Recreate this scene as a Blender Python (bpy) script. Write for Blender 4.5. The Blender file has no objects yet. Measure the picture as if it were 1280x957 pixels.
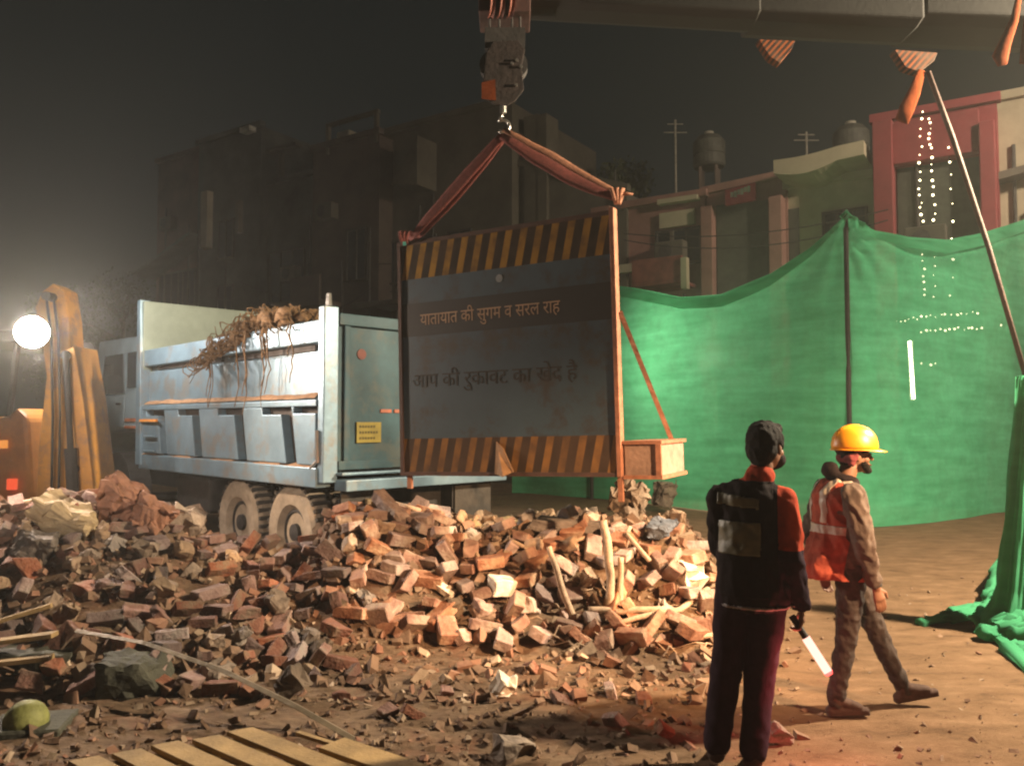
import bpy, bmesh, math, random
import numpy as np
from mathutils import Vector, Matrix, Euler, noise

random.seed(7)
R = math.radians
C = bpy.context.scene.collection
scene = bpy.context.scene
PI = math.pi
CAMZ = 1.72
PITCH = math.atan(46.5/1000.0)
CP, SP = math.cos(PITCH), math.sin(PITCH)

# ------------------------------------------------------------------ helpers
def ray(px, py):
    u = (px-640)/1000.0; v = (478.5-py)/1000.0
    return Vector((u, CP - v*SP, SP + v*CP))
def P(px, py, d):
    r = ray(px, py)
    return Vector((0, 0, CAMZ)) + r*(d/r.y)

MATS = {}
def mat(name, col, rough=.8, metal=0., var=.35, scale=6., bump=.25, bscale=30., col2=None, rand=0., spec=None, dirt=None):
    if name in MATS: return MATS[name]
    m = bpy.data.materials.new(name); m.use_nodes = True
    nt = m.node_tree; nt.nodes.clear(); N = nt.nodes.new; L = nt.links.new
    out = N('ShaderNodeOutputMaterial'); b = N('ShaderNodeBsdfPrincipled'); L(b.outputs[0], out.inputs[0])
    b.inputs['Roughness'].default_value = rough; b.inputs['Metallic'].default_value = metal
    if spec is not None: b.inputs['Specular IOR Level'].default_value = spec
    tc = N('ShaderNodeTexCoord')
    n = N('ShaderNodeTexNoise'); n.inputs['Scale'].default_value = scale; n.inputs['Detail'].default_value = 8
    n.inputs['Roughness'].default_value = .65
    L(tc.outputs['Object'], n.inputs['Vector'])
    rp = N('ShaderNodeValToRGB'); rp.color_ramp.elements[0].position = .33; rp.color_ramp.elements[1].position = .68
    a = [c*(1-var) for c in col]; c2 = col2 or [min(1, c*(1+var)) for c in col]
    rp.color_ramp.elements[0].color = (*a, 1); rp.color_ramp.elements[1].color = (*c2, 1)
    L(n.outputs['Fac'], rp.inputs[0]); src = rp.outputs[0]
    if dirt:
        n3 = N('ShaderNodeTexNoise'); n3.inputs['Scale'].default_value = dirt[1]; n3.inputs['Detail'].default_value = 10
        n3.inputs['Roughness'].default_value = .7
        L(tc.outputs['Object'], n3.inputs['Vector'])
        r3 = N('ShaderNodeValToRGB'); r3.color_ramp.elements[0].position = .5; r3.color_ramp.elements[1].position = .62
        L(n3.outputs['Fac'], r3.inputs[0])
        mx = N('ShaderNodeMixRGB'); L(r3.outputs[0], mx.inputs[0]); L(src, mx.inputs[1]); mx.inputs[2].default_value = (*dirt[0], 1)
        src = mx.outputs[0]
    if rand:
        oi = N('ShaderNodeObjectInfo'); hs = N('ShaderNodeHueSaturation')
        mr = N('ShaderNodeMapRange'); mr.inputs['To Min'].default_value = 1-rand; mr.inputs['To Max'].default_value = 1+rand
        L(oi.outputs['Random'], mr.inputs[0]); L(mr.outputs[0], hs.inputs['Value'])
        m2 = N('ShaderNodeMath'); m2.operation = 'MULTIPLY'; m2.inputs[1].default_value = 7.31
        m3 = N('ShaderNodeMath'); m3.operation = 'FRACT'; L(oi.outputs['Random'], m2.inputs[0]); L(m2.outputs[0], m3.inputs[0])
        mr2 = N('ShaderNodeMapRange'); mr2.inputs['To Min'].default_value = .45; mr2.inputs['To Max'].default_value = 1.15
        L(m3.outputs[0], mr2.inputs[0]); L(mr2.outputs[0], hs.inputs['Saturation'])
        L(src, hs.inputs['Color']); src = hs.outputs[0]
    L(src, b.inputs['Base Color'])
    if bump:
        n2 = N('ShaderNodeTexNoise'); n2.inputs['Scale'].default_value = bscale; n2.inputs['Detail'].default_value = 8
        L(tc.outputs['Object'], n2.inputs['Vector'])
        bp = N('ShaderNodeBump'); bp.inputs['Strength'].default_value = bump; bp.inputs['Distance'].default_value = .02
        L(n2.outputs['Fac'], bp.inputs['Height']); L(bp.outputs[0], b.inputs['Normal'])
    MATS[name] = m
    return m

def emit(name, col, s):
    if name in MATS: return MATS[name]
    m = bpy.data.materials.new(name); m.use_nodes = True
    nt = m.node_tree; nt.nodes.clear()
    out = nt.nodes.new('ShaderNodeOutputMaterial'); e = nt.nodes.new('ShaderNodeEmission')
    e.inputs[0].default_value = (*col, 1); e.inputs[1].default_value = s
    nt.links.new(e.outputs[0], out.inputs[0]); MATS[name] = m
    return m

def link(o, parent=None):
    C.objects.link(o)
    if parent: o.parent = parent
    return o

def tag(o, label, cat, group=None):
    o['label'] = label; o['category'] = cat
    if group: o['group'] = group
    return o

def thing(name, label, cat, loc=(0,0,0), rotz=0, group=None):
    o = bpy.data.objects.new(name, None); C.objects.link(o)
    o.location = loc; o.rotation_euler = (0,0,rotz); o.empty_display_size = .1
    return tag(o, label, cat, group)

class MB:
    def __init__(s): s.v = []; s.f = []; s.mi = []
    def add(s, vs, fs, mi=0):
        n = len(s.v); s.v += [tuple(v) for v in vs]; s.f += [tuple(i+n for i in f) for f in fs]; s.mi += [mi]*len(fs); return s
    def hexa(s, p, mi=0):   # 8 points: bottom loop 0-3, top loop 4-7
        return s.add(p, [(3,2,1,0),(4,5,6,7),(0,1,5,4),(1,2,6,5),(2,3,7,6),(3,0,4,7)], mi)
    def box(s, a, b, mi=0, M=None):
        x0,y0,z0 = [min(a[i],b[i]) for i in range(3)]; x1,y1,z1 = [max(a[i],b[i]) for i in range(3)]
        p = [Vector(q) for q in ((x0,y0,z0),(x1,y0,z0),(x1,y1,z0),(x0,y1,z0),(x0,y0,z1),(x1,y0,z1),(x1,y1,z1),(x0,y1,z1))]
        if M: p = [M@q for q in p]
        return s.hexa(p, mi)
    def prism(s, pts, off, mi=0):  # polygon 3D points extruded by vector off
        n = len(pts); pts = [Vector(p) for p in pts]; off = Vector(off)
        v = pts + [p+off for p in pts]
        f = [tuple(range(n))[::-1], tuple(range(n, 2*n))] + [(i, (i+1)%n, n+(i+1)%n, n+i) for i in range(n)]
        return s.add(v, f, mi)
    def tube(s, path, r, seg=8, mi=0, caps=True, flat=1., up=None):
        path = [Vector(p) for p in path]; n = len(path)
        rs = r if isinstance(r, (list, tuple)) else [r]*n
        ref = Vector(up) if up else None
        vs = []
        for i, p in enumerate(path):
            t = (path[min(i+1,n-1)] - path[max(i-1,0)]).normalized()
            if ref is None:
                ref = Vector((0,0,1)) if abs(t.z) < .9 else Vector((1,0,0))
            a = (ref - t*ref.dot(t)).normalized(); b = t.cross(a)
            if up is None: ref = a
            for k in range(seg):
                an = 2*PI*k/seg
                vs.append(p + a*(math.cos(an)*rs[i]*flat) + b*(math.sin(an)*rs[i]))
        fs = []
        for i in range(n-1):
            for k in range(seg):
                k2 = (k+1)%seg
                fs.append((i*seg+k, i*seg+k2, (i+1)*seg+k2, (i+1)*seg+k))
        if caps:
            fs.append(tuple(range(seg))[::-1]); fs.append(tuple((n-1)*seg+k for k in range(seg)))
        return s.add(vs, fs, mi)
    def lathe(s, prof, M, seg=24, mi=0, close=False):  # prof (r, h) about local z
        vs = []
        for r, h in prof:
            for k in range(seg):
                a = 2*PI*k/seg; vs.append(M@Vector((r*math.cos(a), r*math.sin(a), h)))
        fs = []
        n = len(prof)
        for i in range(n if close else n-1):
            j = (i+1)%n
            for k in range(seg):
                k2 = (k+1)%seg; fs.append((i*seg+k, i*seg+k2, j*seg+k2, j*seg+k))
        if not close:
            fs.append(tuple(range(seg))[::-1]); fs.append(tuple((n-1)*seg+k for k in range(seg)))
        return s.add(vs, fs, mi)
    def build(s, name, mats, parent=None, smooth=False, bevel=0., loc=None):
        me = bpy.data.meshes.new(name); me.from_pydata(s.v, [], s.f)
        if not isinstance(mats, (list, tuple)): mats = [mats]
        for m in mats: me.materials.append(m)
        me.polygons.foreach_set('material_index', s.mi)
        bm = bmesh.new(); bm.from_mesh(me); bmesh.ops.recalc_face_normals(bm, faces=bm.faces); bm.to_mesh(me); bm.free()
        if smooth: me.polygons.foreach_set('use_smooth', [True]*len(me.polygons))
        o = bpy.data.objects.new(name, me); link(o, parent)
        if loc: o.location = loc
        if bevel:
            bv = o.modifiers.new('b', 'BEVEL'); bv.width = bevel; bv.segments = 2; bv.limit_method = 'ANGLE'
        return o

def rotmat(axis_to, origin=(0,0,0)):   # local z -> axis_to
    q = Vector((0,0,1)).rotation_difference(Vector(axis_to).normalized())
    return Matrix.Translation(Vector(origin)) @ q.to_matrix().to_4x4()

def catenary(a, b, sag, n=16):
    a, b = Vector(a), Vector(b)
    return [a.lerp(b, i/n) - Vector((0,0,sag*4*(i/n)*(1-i/n))) for i in range(n+1)]

# ------------------------------------------------------------------ terrain
CR = [(-900,.7),(-300,.9),(0,.95),(120,.98),(190,.88),(250,.70),(300,.52),(380,.48),(425,.78),(470,.82),(620,.72),(780,.74),(850,.68),(885,.42),(930,.1),(980,0),(3000,0)]
TOE = [(-900,4.9),(0,4.95),(250,5.1),(420,5.75),(560,5.95),(760,6.0),(880,5.9),(3000,6.0)]
def interp(t, x):
    if x <= t[0][0]: return t[0][1]
    for (a, b), (c, d) in zip(t, t[1:]):
        if x <= c:
            k = (x-a)/(c-a); k = k*k*(3-2*k); return b+(d-b)*k
    return t[-1][1]
def sst(a, b, x):
    k = max(0., min(1., (x-a)/(b-a))); return k*k*(3-2*k)
def hbase(x, y):
    px = 640 + x/max(y, 2.5)*1000
    if y < 2.5: return 0.
    c = interp(CR, px); toe = interp(TOE, px)
    k = max(0., min(1., (y-toe)/(7.3-toe)))
    up = .55*k + .45*k*k*(3-2*k)
    if px < 400: down = 1-sst(7.5, 8.35, y)
    else: down = 1-sst(8.0, 9.6, y)
    return c*up*down
def hgt(x, y):
    h = hbase(x, y)
    near = 1-sst(12, 18, abs(y)+abs(x)*.3)
    if near <= 0: return h
    px = 640 + x/max(y, 2.5)*1000
    rough = .45 + .55*(1-sst(880, 1000, px))
    n = noise.noise(Vector((x*.9, y*.9, 3)))*.05 + noise.noise(Vector((x*2.6, y*2.6, 9)))*.03*rough
    n += noise.noise(Vector((x*7, y*7, 1)))*.022*rough + noise.noise(Vector((x*16, y*16, 5)))*.010*(.4+rough)
    n += (noise.noise(Vector((x*1.8+y*1.1, y*9, 5)))*.04+noise.noise(Vector((x*5, y*22, 8)))*.018)*(1-sst(6.0, 7.2, y))*(.3+.7*(1-sst(830,960,px)))
    return h + n*near*(.55 + .9*min(1, h*3))
def hit(px, py, dz=0.):
    r = ray(px, py); o = Vector((0,0,CAMZ)); t = 3.2
    while t < 60:
        p = o + r*t
        if p.z <= hgt(p.x, p.y)+dz: return p
        t += .02
    return o + r*20

def axis(fine0, fine1, step, far):
    a = list(np.arange(fine0, fine1+1e-6, step)); s = step; lo = a[0]; hi = a[-1]; l = []; h = []
    while hi < far: s *= 1.35; hi += s; h.append(hi)
    s = step
    while lo > -far: s *= 1.35; lo -= s; l.append(lo)
    return l[::-1] + a + h
def build_ground():
    xs = axis(-6.8, 5.4, .04, 200); ys = axis(3.3, 9.8, .035, 200)
    nx, ny = len(xs), len(ys)
    vs = [(x, y, hgt(x, y)) for y in ys for x in xs]
    fs = [(j*nx+i, j*nx+i+1, (j+1)*nx+i+1, (j+1)*nx+i) for j in range(ny-1) for i in range(nx-1)]
    m = MB(); m.v = vs; m.f = fs; m.mi = [0]*len(fs)
    gm = bpy.data.materials.new('earth'); gm.use_nodes = True
    nt = gm.node_tree; N = nt.nodes.new; L = nt.links.new; b = nt.nodes['Principled BSDF']; b.inputs['Roughness'].default_value = .93
    b.inputs['Specular IOR Level'].default_value = .2
    tc = N('ShaderNodeTexCoord'); mp = N('ShaderNodeMapping'); mp.inputs['Scale'].default_value = (1., 2.6, 1.5)
    L(tc.outputs['Object'], mp.inputs[0])
    def nz(sc, det, vec, ro=.65):
        n = N('ShaderNodeTexNoise'); n.inputs['Scale'].default_value = sc; n.inputs['Detail'].default_value = det; n.inputs['Roughness'].default_value = ro
        L(vec, n.inputs['Vector']); return n.outputs['Fac']
    def ramp(src, stops):
        r = N('ShaderNodeValToRGB'); e = r.color_ramp.elements
        e[0].position, e[0].color = stops[0][0], (*stops[0][1], 1); e[1].position, e[1].color = stops[-1][0], (*stops[-1][1], 1)
        for p, c in stops[1:-1]:
            q = e.new(p); q.color = (*c, 1)
        L(src, r.inputs[0]); return r.outputs[0]
    a = ramp(nz(1.6, 12, mp.outputs[0], .72), [(.3, (.060,.036,.022)), (.48, (.15,.098,.060)), (.62, (.24,.165,.105)), (.75, (.32,.235,.16))])
    c = ramp(nz(9, 8, mp.outputs[0]), [(.38, (.07,.042,.027)), (.55, (.25,.17,.11)), (.72, (.33,.22,.14))])
    mx = N('ShaderNodeMixRGB'); mx.inputs[0].default_value = .45; L(a, mx.inputs[1]); L(c, mx.inputs[2])
    rd = ramp(nz(3.1, 8, tc.outputs['Object']), [(.52, (0,0,0)), (.66, (1,1,1))])
    m3 = N('ShaderNodeMixRGB'); L(rd, m3.inputs[0]); L(mx.outputs[0], m3.inputs[1]); m3.inputs[2].default_value = (.20,.085,.05,1)
    mm = N('ShaderNodeMixRGB'); mm.inputs[0].default_value = .5; L(mx.outputs[0], mm.inputs[1]); L(m3.outputs[0], mm.inputs[2])
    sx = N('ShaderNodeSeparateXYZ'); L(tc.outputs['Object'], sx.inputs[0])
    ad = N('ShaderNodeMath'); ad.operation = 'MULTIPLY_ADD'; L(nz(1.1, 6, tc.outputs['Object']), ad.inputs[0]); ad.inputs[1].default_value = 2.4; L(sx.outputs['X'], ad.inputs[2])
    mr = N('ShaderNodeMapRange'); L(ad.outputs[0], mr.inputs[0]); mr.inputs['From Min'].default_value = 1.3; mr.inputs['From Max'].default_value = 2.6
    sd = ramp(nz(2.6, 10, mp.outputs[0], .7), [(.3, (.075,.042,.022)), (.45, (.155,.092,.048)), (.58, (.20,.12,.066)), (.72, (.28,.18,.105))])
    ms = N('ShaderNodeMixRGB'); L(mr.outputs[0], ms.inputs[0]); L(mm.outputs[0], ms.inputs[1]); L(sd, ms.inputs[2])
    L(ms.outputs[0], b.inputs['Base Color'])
    bp = N('ShaderNodeBump'); bp.inputs['Strength'].default_value = .7; bp.inputs['Distance'].default_value = .03
    L(nz(35, 10, mp.outputs[0], .7), bp.inputs['Height']); L(bp.outputs[0], b.inputs['Normal'])
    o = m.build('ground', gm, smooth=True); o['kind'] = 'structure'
    return o
build_ground()

# ------------------------------------------------------------------ materials
M_brick = mat('brick', (.30,.12,.064), .9, var=.3, scale=14, bump=.5, bscale=60, col2=(.40,.215,.135), rand=.4, dirt=((.40,.28,.185), 5))
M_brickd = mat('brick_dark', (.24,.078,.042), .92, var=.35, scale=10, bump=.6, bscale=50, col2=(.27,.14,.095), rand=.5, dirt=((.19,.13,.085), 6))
M_mortar = mat('mortar', (.33,.23,.15), .95, var=.25, scale=12, bump=.6, rand=.3)
M_stone = mat('stone', (.19,.135,.09), .9, var=.4, scale=6, bump=.6, rand=.4)
M_pale = mat('pale_block', (.72,.64,.52), .85, var=.15, scale=8, bump=.3)
M_wood = mat('stick_wood', (.46,.33,.22), .85, var=.25, scale=20, bump=.4, bscale=80)
M_plank = mat('plank_wood', (.30,.20,.085), .85, var=.3, scale=5, bump=.3, bscale=60)
M_root = mat('dry_root', (.20,.115,.05), .9, var=.5, scale=25, bump=.4)
M_truckside = mat('truck_side_paint', (.19,.29,.36), .42, metal=.35, var=.2, scale=2.2, bump=.12, bscale=14, dirt=((.22,.235,.23), 2.5))
M_trucktail = mat('truck_teal_paint', (.025,.070,.085), .6, metal=.1, var=.35, scale=2.5, bump=.12, bscale=12, dirt=((.06,.08,.075), 3))
M_cab = mat('cab_paint', (.22,.30,.34), .4, var=.2, scale=3, bump=.05)
M_dark = mat('dark_steel', (.035,.032,.03), .7, metal=.3, var=.4, scale=8, bump=.2)
M_recess = mat('recess_shade', (.06,.05,.045), .8, var=.4, scale=6, bump=.2)  # shadow inside the truck wall recesses put into the colour
M_dust = mat('dusty_dirt', (.34,.20,.11), .95, var=.35, scale=14, bump=.6)
M_rubber = mat('dusty_rubber', (.055,.047,.038), .9, var=.3, scale=9, bump=.3)
M_tyredust = mat('tyre_wall_dust', (.30,.24,.17), .95, var=.25, scale=9, bump=.2)
M_glass = mat('dark_glass', (.03,.04,.05), .12, var=.2, bump=0)
M_yellow = mat('machine_yellow', (.55,.26,.04), .5, var=.2, scale=3, bump=.12, dirt=((.34,.18,.07), 4))
M_yellow2 = mat('machine_orange', (.60,.24,.03), .5, var=.25, scale=3, bump=.1)
M_rust = mat('rusty_angle', (.34,.15,.085), .75, metal=.2, var=.3, scale=12, bump=.3)
M_ply = mat('weathered_box', (.30,.20,.15), .85, var=.25, scale=9, bump=.3)
M_red = mat('sling_red', (.15,.032,.024), .85, var=.3, scale=30, bump=.4, bscale=120)
M_redl = mat('sling_pale', (.28,.12,.065), .85, var=.3, scale=30, bump=.3, bscale=120)
M_chrome = mat('worn_steel', (.5,.48,.44), .3, metal=.9, var=.2, bump=.1)
M_boom = mat('boom_paint', (.013,.013,.011), .8, var=.25, scale=2, bump=.08)
M_orange = mat('orange_paint', (.12,.028,.008), .9, spec=.05, var=.25, scale=8, bump=.2)
M_blk = mat('black_paint', (.02,.018,.015), .7, var=.3, bump=.1)

def striped(name, c1, c2, period, slant, duty=.5, rough=.7, dirt=None):
    m = bpy.data.materials.new(name); m.use_nodes = True
    nt = m.node_tree; N = nt.nodes.new; L = nt.links.new; b = nt.nodes['Principled BSDF']; b.inputs['Roughness'].default_value = rough; b.inputs['Specular IOR Level'].default_value = .12
    tc = N('ShaderNodeTexCoord'); sx = N('ShaderNodeSeparateXYZ'); L(tc.outputs['Object'], sx.inputs[0])
    a = N('ShaderNodeMath'); a.operation = 'MULTIPLY_ADD'; L(sx.outputs['Z'], a.inputs[0]); a.inputs[1].default_value = -slant; L(sx.outputs['X'], a.inputs[2])
    d = N('ShaderNodeMath'); d.operation = 'DIVIDE'; L(a.outputs[0], d.inputs[0]); d.inputs[1].default_value = period
    f = N('ShaderNodeMath'); f.operation = 'FRACT'; L(d.outputs[0], f.inputs[0])
    g = N('ShaderNodeMath'); g.operation = 'GREATER_THAN'; L(f.outputs[0], g.inputs[0]); g.inputs[1].default_value = duty
    mx = N('ShaderNodeMixRGB'); L(g.outputs[0], mx.inputs[0]); mx.inputs[1].default_value = (*c1,1); mx.inputs[2].default_value = (*c2,1)
    n = N('ShaderNodeTexNoise'); n.inputs['Scale'].default_value = 5; n.inputs['Detail'].default_value = 9; L(tc.outputs['Object'], n.inputs['Vector'])
    r = N('ShaderNodeValToRGB'); r.color_ramp.elements[0].position = .42 if dirt is None else dirt; r.color_ramp.elements[1].position = .75; L(n.outputs['Fac'], r.inputs[0])
    m2 = N('ShaderNodeMixRGB'); L(r.outputs[0], m2.inputs[0]); L(mx.outputs[0], m2.inputs[1]); m2.inputs[2].default_value = (.07,.045,.03,1)
    L(m2.outputs[0], b.inputs['Base Color'])
    MATS[name] = m
    return m

# ------------------------------------------------------------------ rubble
def chunk_mesh(name, sx, sy, sz, seed, m, jag=.12, cut=False, sub=2):
    rnd = random.Random(seed); bm = bmesh.new(); bmesh.ops.create_cube(bm, size=1)
    bmesh.ops.scale(bm, vec=(sx, sy, sz), verts=bm.verts)
    if cut:
        for k in range(rnd.choice([1, 1, 2])):
            n = Vector((rnd.uniform(.5,1)*rnd.choice([-1,1]), rnd.uniform(-.6,.6), rnd.uniform(-.5,.5))).normalized()
            g = bm.verts[:]+bm.edges[:]+bm.faces[:]
            r = bmesh.ops.bisect_plane(bm, geom=g, plane_co=n*sx*rnd.uniform(.12,.36), plane_no=n, clear_outer=True)
            ed = [e for e in r['geom_cut'] if isinstance(e, bmesh.types.BMEdge)]
            if ed: bmesh.ops.contextual_create(bm, geom=ed)
    bmesh.ops.bevel(bm, geom=bm.edges[:], offset=min(sx,sy,sz)*.07, segments=1, affect='EDGES')
    bmesh.ops.triangulate(bm, faces=bm.faces[:])
    bmesh.ops.subdivide_edges(bm, edges=[e for e in bm.edges if e.calc_length() > min(sx,sy,sz)*.4], cuts=sub, use_grid_fill=True)
    if sub > 2: bmesh.ops.smooth_vert(bm, verts=bm.verts[:], factor=.5)
    for v in bm.verts:
        q = v.co*(9 if sub < 3 else 3.2/max(sx,sy,sz)) + Vector((seed*3.1, 0, 0))
        v.co += noise.noise_vector(q*1.4)*jag*min(sx,sy,sz)*.9 + noise.noise_vector(q*4)*jag*min(sx,sy,sz)*.35
        if sub > 2: v.co += noise.noise_vector(v.co*22+Vector((seed,0,0)))*.010 + noise.noise_vector(v.co*50)*.004
    bmesh.ops.recalc_face_normals(bm, faces=bm.faces)
    me = bpy.data.meshes.new(name); bm.to_mesh(me); bm.free(); me.materials.append(m)
    return me

BR = [chunk_mesh('brick', .225, .108, .07, i, M_brick, .10, cut=(i%3 != 0)) for i in range(9)]
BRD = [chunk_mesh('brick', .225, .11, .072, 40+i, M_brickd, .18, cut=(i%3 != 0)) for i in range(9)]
BRM = [chunk_mesh('mortar_lump', .15, .12, .09, 80+i, M_mortar, .4, cut=True) for i in range(4)]
STN = [chunk_mesh('stone', .20, .15, .12, 100+i, M_stone, .55, cut=True) for i in range(5)]

def zone(p):
    px = 640+p.x/p.y*1000
    return px
placed = []
def put(me, name, label, cat, loc, rot, sc=1., group=None):
    o = bpy.data.objects.new(name, me); C.objects.link(o)
    o.location = loc; o.rotation_euler = rot; o.scale = (sc,)*3 if not isinstance(sc, tuple) else sc
    return tag(o, label, cat, group)

# single bricks and stones that stand out: (px, py, kind, scale, rot, label)
M_blue = mat('slate_stone', (.10,.115,.14), .8, var=.3, scale=8, bump=.4)
M_sack = mat('sandy_boulder', (.36,.27,.15), .9, var=.3, scale=8, bump=.4)
M_clod = mat('clay_clod', (.26,.125,.075), .95, var=.35, scale=6, bump=.7)
M_dkst = mat('dark_stone', (.055,.055,.038), .9, var=.4, scale=6, bump=.5)
def special(px, py, name, label, cat, size, rot, m, seed, jag=.25, lift=.0, cut=False):
    p = hit(px, py); me = chunk_mesh(name, *size, seed, m, jag, cut or max(size)>.27, sub=5 if max(size)>.27 else 2)
    o = put(me, name, label, cat, (p.x, p.y+size[1]*.3, hgt(p.x, p.y)+size[2]*.35+lift), rot)
    placed.append((p.x, p.y)); return o
special(627, 757, 'concrete_block', 'bright cream block with a lit face on the middle heap', 'block', (.20,.15,.13), (.2,.1,.5), M_pale, 201, .15, .10)
special(612, 728, 'brick', 'whole orange brick lying on the cream block', 'brick', (.23,.12,.10), (.1,-.1,.25), M_brick, 202, .1, .12)
special(557, 750, 'concrete_block', 'small pale chip just left of the cream block', 'block', (.15,.08,.05), (.2,.4,-.5), M_pale, 203, .2, .05)
special(568, 772, 'stone', 'grey rounded stone below the small pale chip', 'stone', (.15,.12,.11), (.3,.1,.5), M_stone, 204, .5, .04)
special(604, 780, 'brick', 'chunky orange broken brick under the cream block', 'brick', (.17,.13,.12), (.5,.3,.7), M_brick, 205, .3, .04)
special(712, 795, 'brick', 'red brick with a rounded end at the foot of the leaning stick', 'brick', (.20,.10,.075), (.1,.2,-.25), M_brick, 206, .1, .03)
special(866, 741, 'plaster_lump', 'glaring white plaster lump beside the man in the black vest', 'stone', (.19,.15,.17), (.3,.2,.4), M_pale, 207, .5, .05)
special(632, 872, 'stone', 'pale egg-shaped stone lying alone on the mud', 'stone', (.11,.10,.11), (.3,.2,.4), M_pale, 208, .5, .02)
special(828, 680, 'slate_piece', 'dark blue-grey slab on top of the heap right of the sticks', 'stone', (.30,.2,.12), (.3,.1,.1), M_blue, 209, .3, .07)
special(80, 668, 'boulder', 'big sandy pale boulder on the heap below the work lamp', 'boulder', (.58,.30,.22), (.1,.35,-.15), M_sack, 210, .28, .05)
special(40, 705, 'boulder', 'flat brown boulder left of the sandy one', 'boulder', (.46,.28,.20), (.1,.1,.2), M_stone, 211, .25, .04)
special(140, 650, 'clay_clod', 'large reddish clod with a pointed top beside the machine arm', 'clod', (.36,.28,.34), (.5,.6,.3), M_clod, 212, .25, .05)
special(190, 665, 'clay_clod', 'wide flat-faced reddish clod in front of the cab wheel', 'clod', (.40,.28,.26), (.2,.5,.9), M_clod, 213, .25, .02)
special(232, 665, 'concrete_block', 'grey-white broken block beside the dark truck wheel', 'block', (.26,.2,.2), (.2,.3,.3), M_mortar, 214, .4, .03)
special(838, 640, 'boulder', 'big brown rock standing behind the heap under the barrier ballast box', 'boulder', (.50,.38,.42), (.1,.2,.5), M_stone, 215, .22, .16)
special(790, 650, 'boulder', 'smaller dark rock just left of the big brown rock', 'boulder', (.28,.3,.26), (.1,.2,.8), M_stone, 216, .5, .08)
special(50, 835, 'concrete_block', 'low dark slab behind the dim planks in the corner', 'block', (.6,.3,.16), (0,.04,.1), M_dkst, 217, .2, -.04)
special(160, 870, 'concrete_block', 'dark olive block half buried beside the long metal strip', 'block', (.42,.3,.22), (.05,.05,.2), M_dkst, 218, .15, .02)
special(640, 950, 'stone', 'rounded brown stone half cut by the bottom edge', 'stone', (.17,.15,.09), (0,.04,.4), M_stone, 220, .5, .0)
special(975, 930, 'stone', 'dark triangular stone by the boots of the black-vested man', 'stone', (.13,.10,.09), (.3,.6,.4), M_stone, 221, .4, .01)
special(490, 655, 'brick', 'long orange beam of joined bricks on the crest', 'brick', (.50,.12,.11), (.1,.55,-.7), M_brick, 222, .15, .08)
special(560, 710, 'brick', 'upright dusty brick leaning in the middle heap', 'brick', (.26,.11,.09), (.2,1.0,.2), M_brick, 223, .12, .05)
special(470, 700, 'brick', 'dark square-cut brick face looking out of the heap', 'brick', (.20,.11,.11), (.2,.5,.5), M_brick, 224, .12, .06)
special(700, 668, 'stone_slab', 'long grey slab lying flat behind the leaning stick', 'slab', (.72,.25,.10), (.05,.06,-.1), M_stone, 225, .3, .03)
special(500, 690, 'brick', 'square-ended dusty brick two bricks below the crest beam', 'brick', (.23,.11,.10), (.2,.2,.6), M_brick, 226, .12, .06)

ZN = [ # px0, px1, toe-ish y0, y1, label, group, count, meshes
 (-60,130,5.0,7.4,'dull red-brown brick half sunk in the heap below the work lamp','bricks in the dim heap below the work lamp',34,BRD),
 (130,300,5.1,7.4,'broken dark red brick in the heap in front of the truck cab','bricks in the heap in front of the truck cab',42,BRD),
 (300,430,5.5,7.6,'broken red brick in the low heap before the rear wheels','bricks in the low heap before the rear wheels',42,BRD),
 (430,560,6.1,7.7,'dusty orange brick tumbled below the tailgate corner','bricks tumbled below the tailgate corner',60,BR),
 (560,680,6.05,7.15,'dusty orange brick in the floodlit heap under the hanging barrier','bricks in the floodlit heap under the barrier',38,BR),
 (680,885,6.05,7.25,'pale dusty brick in the heap around the upright sticks','bricks around the upright sticks',40,BR),
 (300,860,4.3,5.8,'loose brick piece lying in the trampled mud','brick pieces scattered in the mud',14,BRD),
]
rnd = random.Random(11)
ZN2 = [(-40,300,5.2,7.4,'grey-buff mortar lump in the dim heap at the side of the truck cab','mortar lumps in the dim heap',14,BRM),
 (420,880,6.3,7.9,'buff mortar lump wedged between the floodlit bricks','mortar lumps in the floodlit heap',22,BRM),
 (-60,420,5.0,7.0,'brown rough stone in the dim heap','rough stones in the dim heap',16,STN)]
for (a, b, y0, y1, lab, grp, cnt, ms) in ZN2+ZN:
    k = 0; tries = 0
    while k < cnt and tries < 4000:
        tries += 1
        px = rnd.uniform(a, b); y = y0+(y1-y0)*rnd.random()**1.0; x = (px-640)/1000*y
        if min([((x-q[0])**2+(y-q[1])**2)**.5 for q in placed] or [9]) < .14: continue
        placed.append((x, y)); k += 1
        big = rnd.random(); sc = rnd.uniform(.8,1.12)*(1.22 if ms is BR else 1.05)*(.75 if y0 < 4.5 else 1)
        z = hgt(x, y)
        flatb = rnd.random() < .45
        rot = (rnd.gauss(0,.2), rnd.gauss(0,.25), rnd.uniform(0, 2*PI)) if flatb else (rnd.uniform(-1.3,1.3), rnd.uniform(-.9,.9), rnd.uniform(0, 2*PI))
        o = put(ms[rnd.randrange(len(ms))], {id(BRM):'mortar_lump',id(STN):'stone'}.get(id(ms),'brick'), lab, {id(BRM):'lump',id(STN):'stone'}.get(id(ms),'brick'), (x, y, z+rnd.uniform(.03,.09)*(.3 if y0 < 4.5 else 1)), rot, sc, grp)

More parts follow.
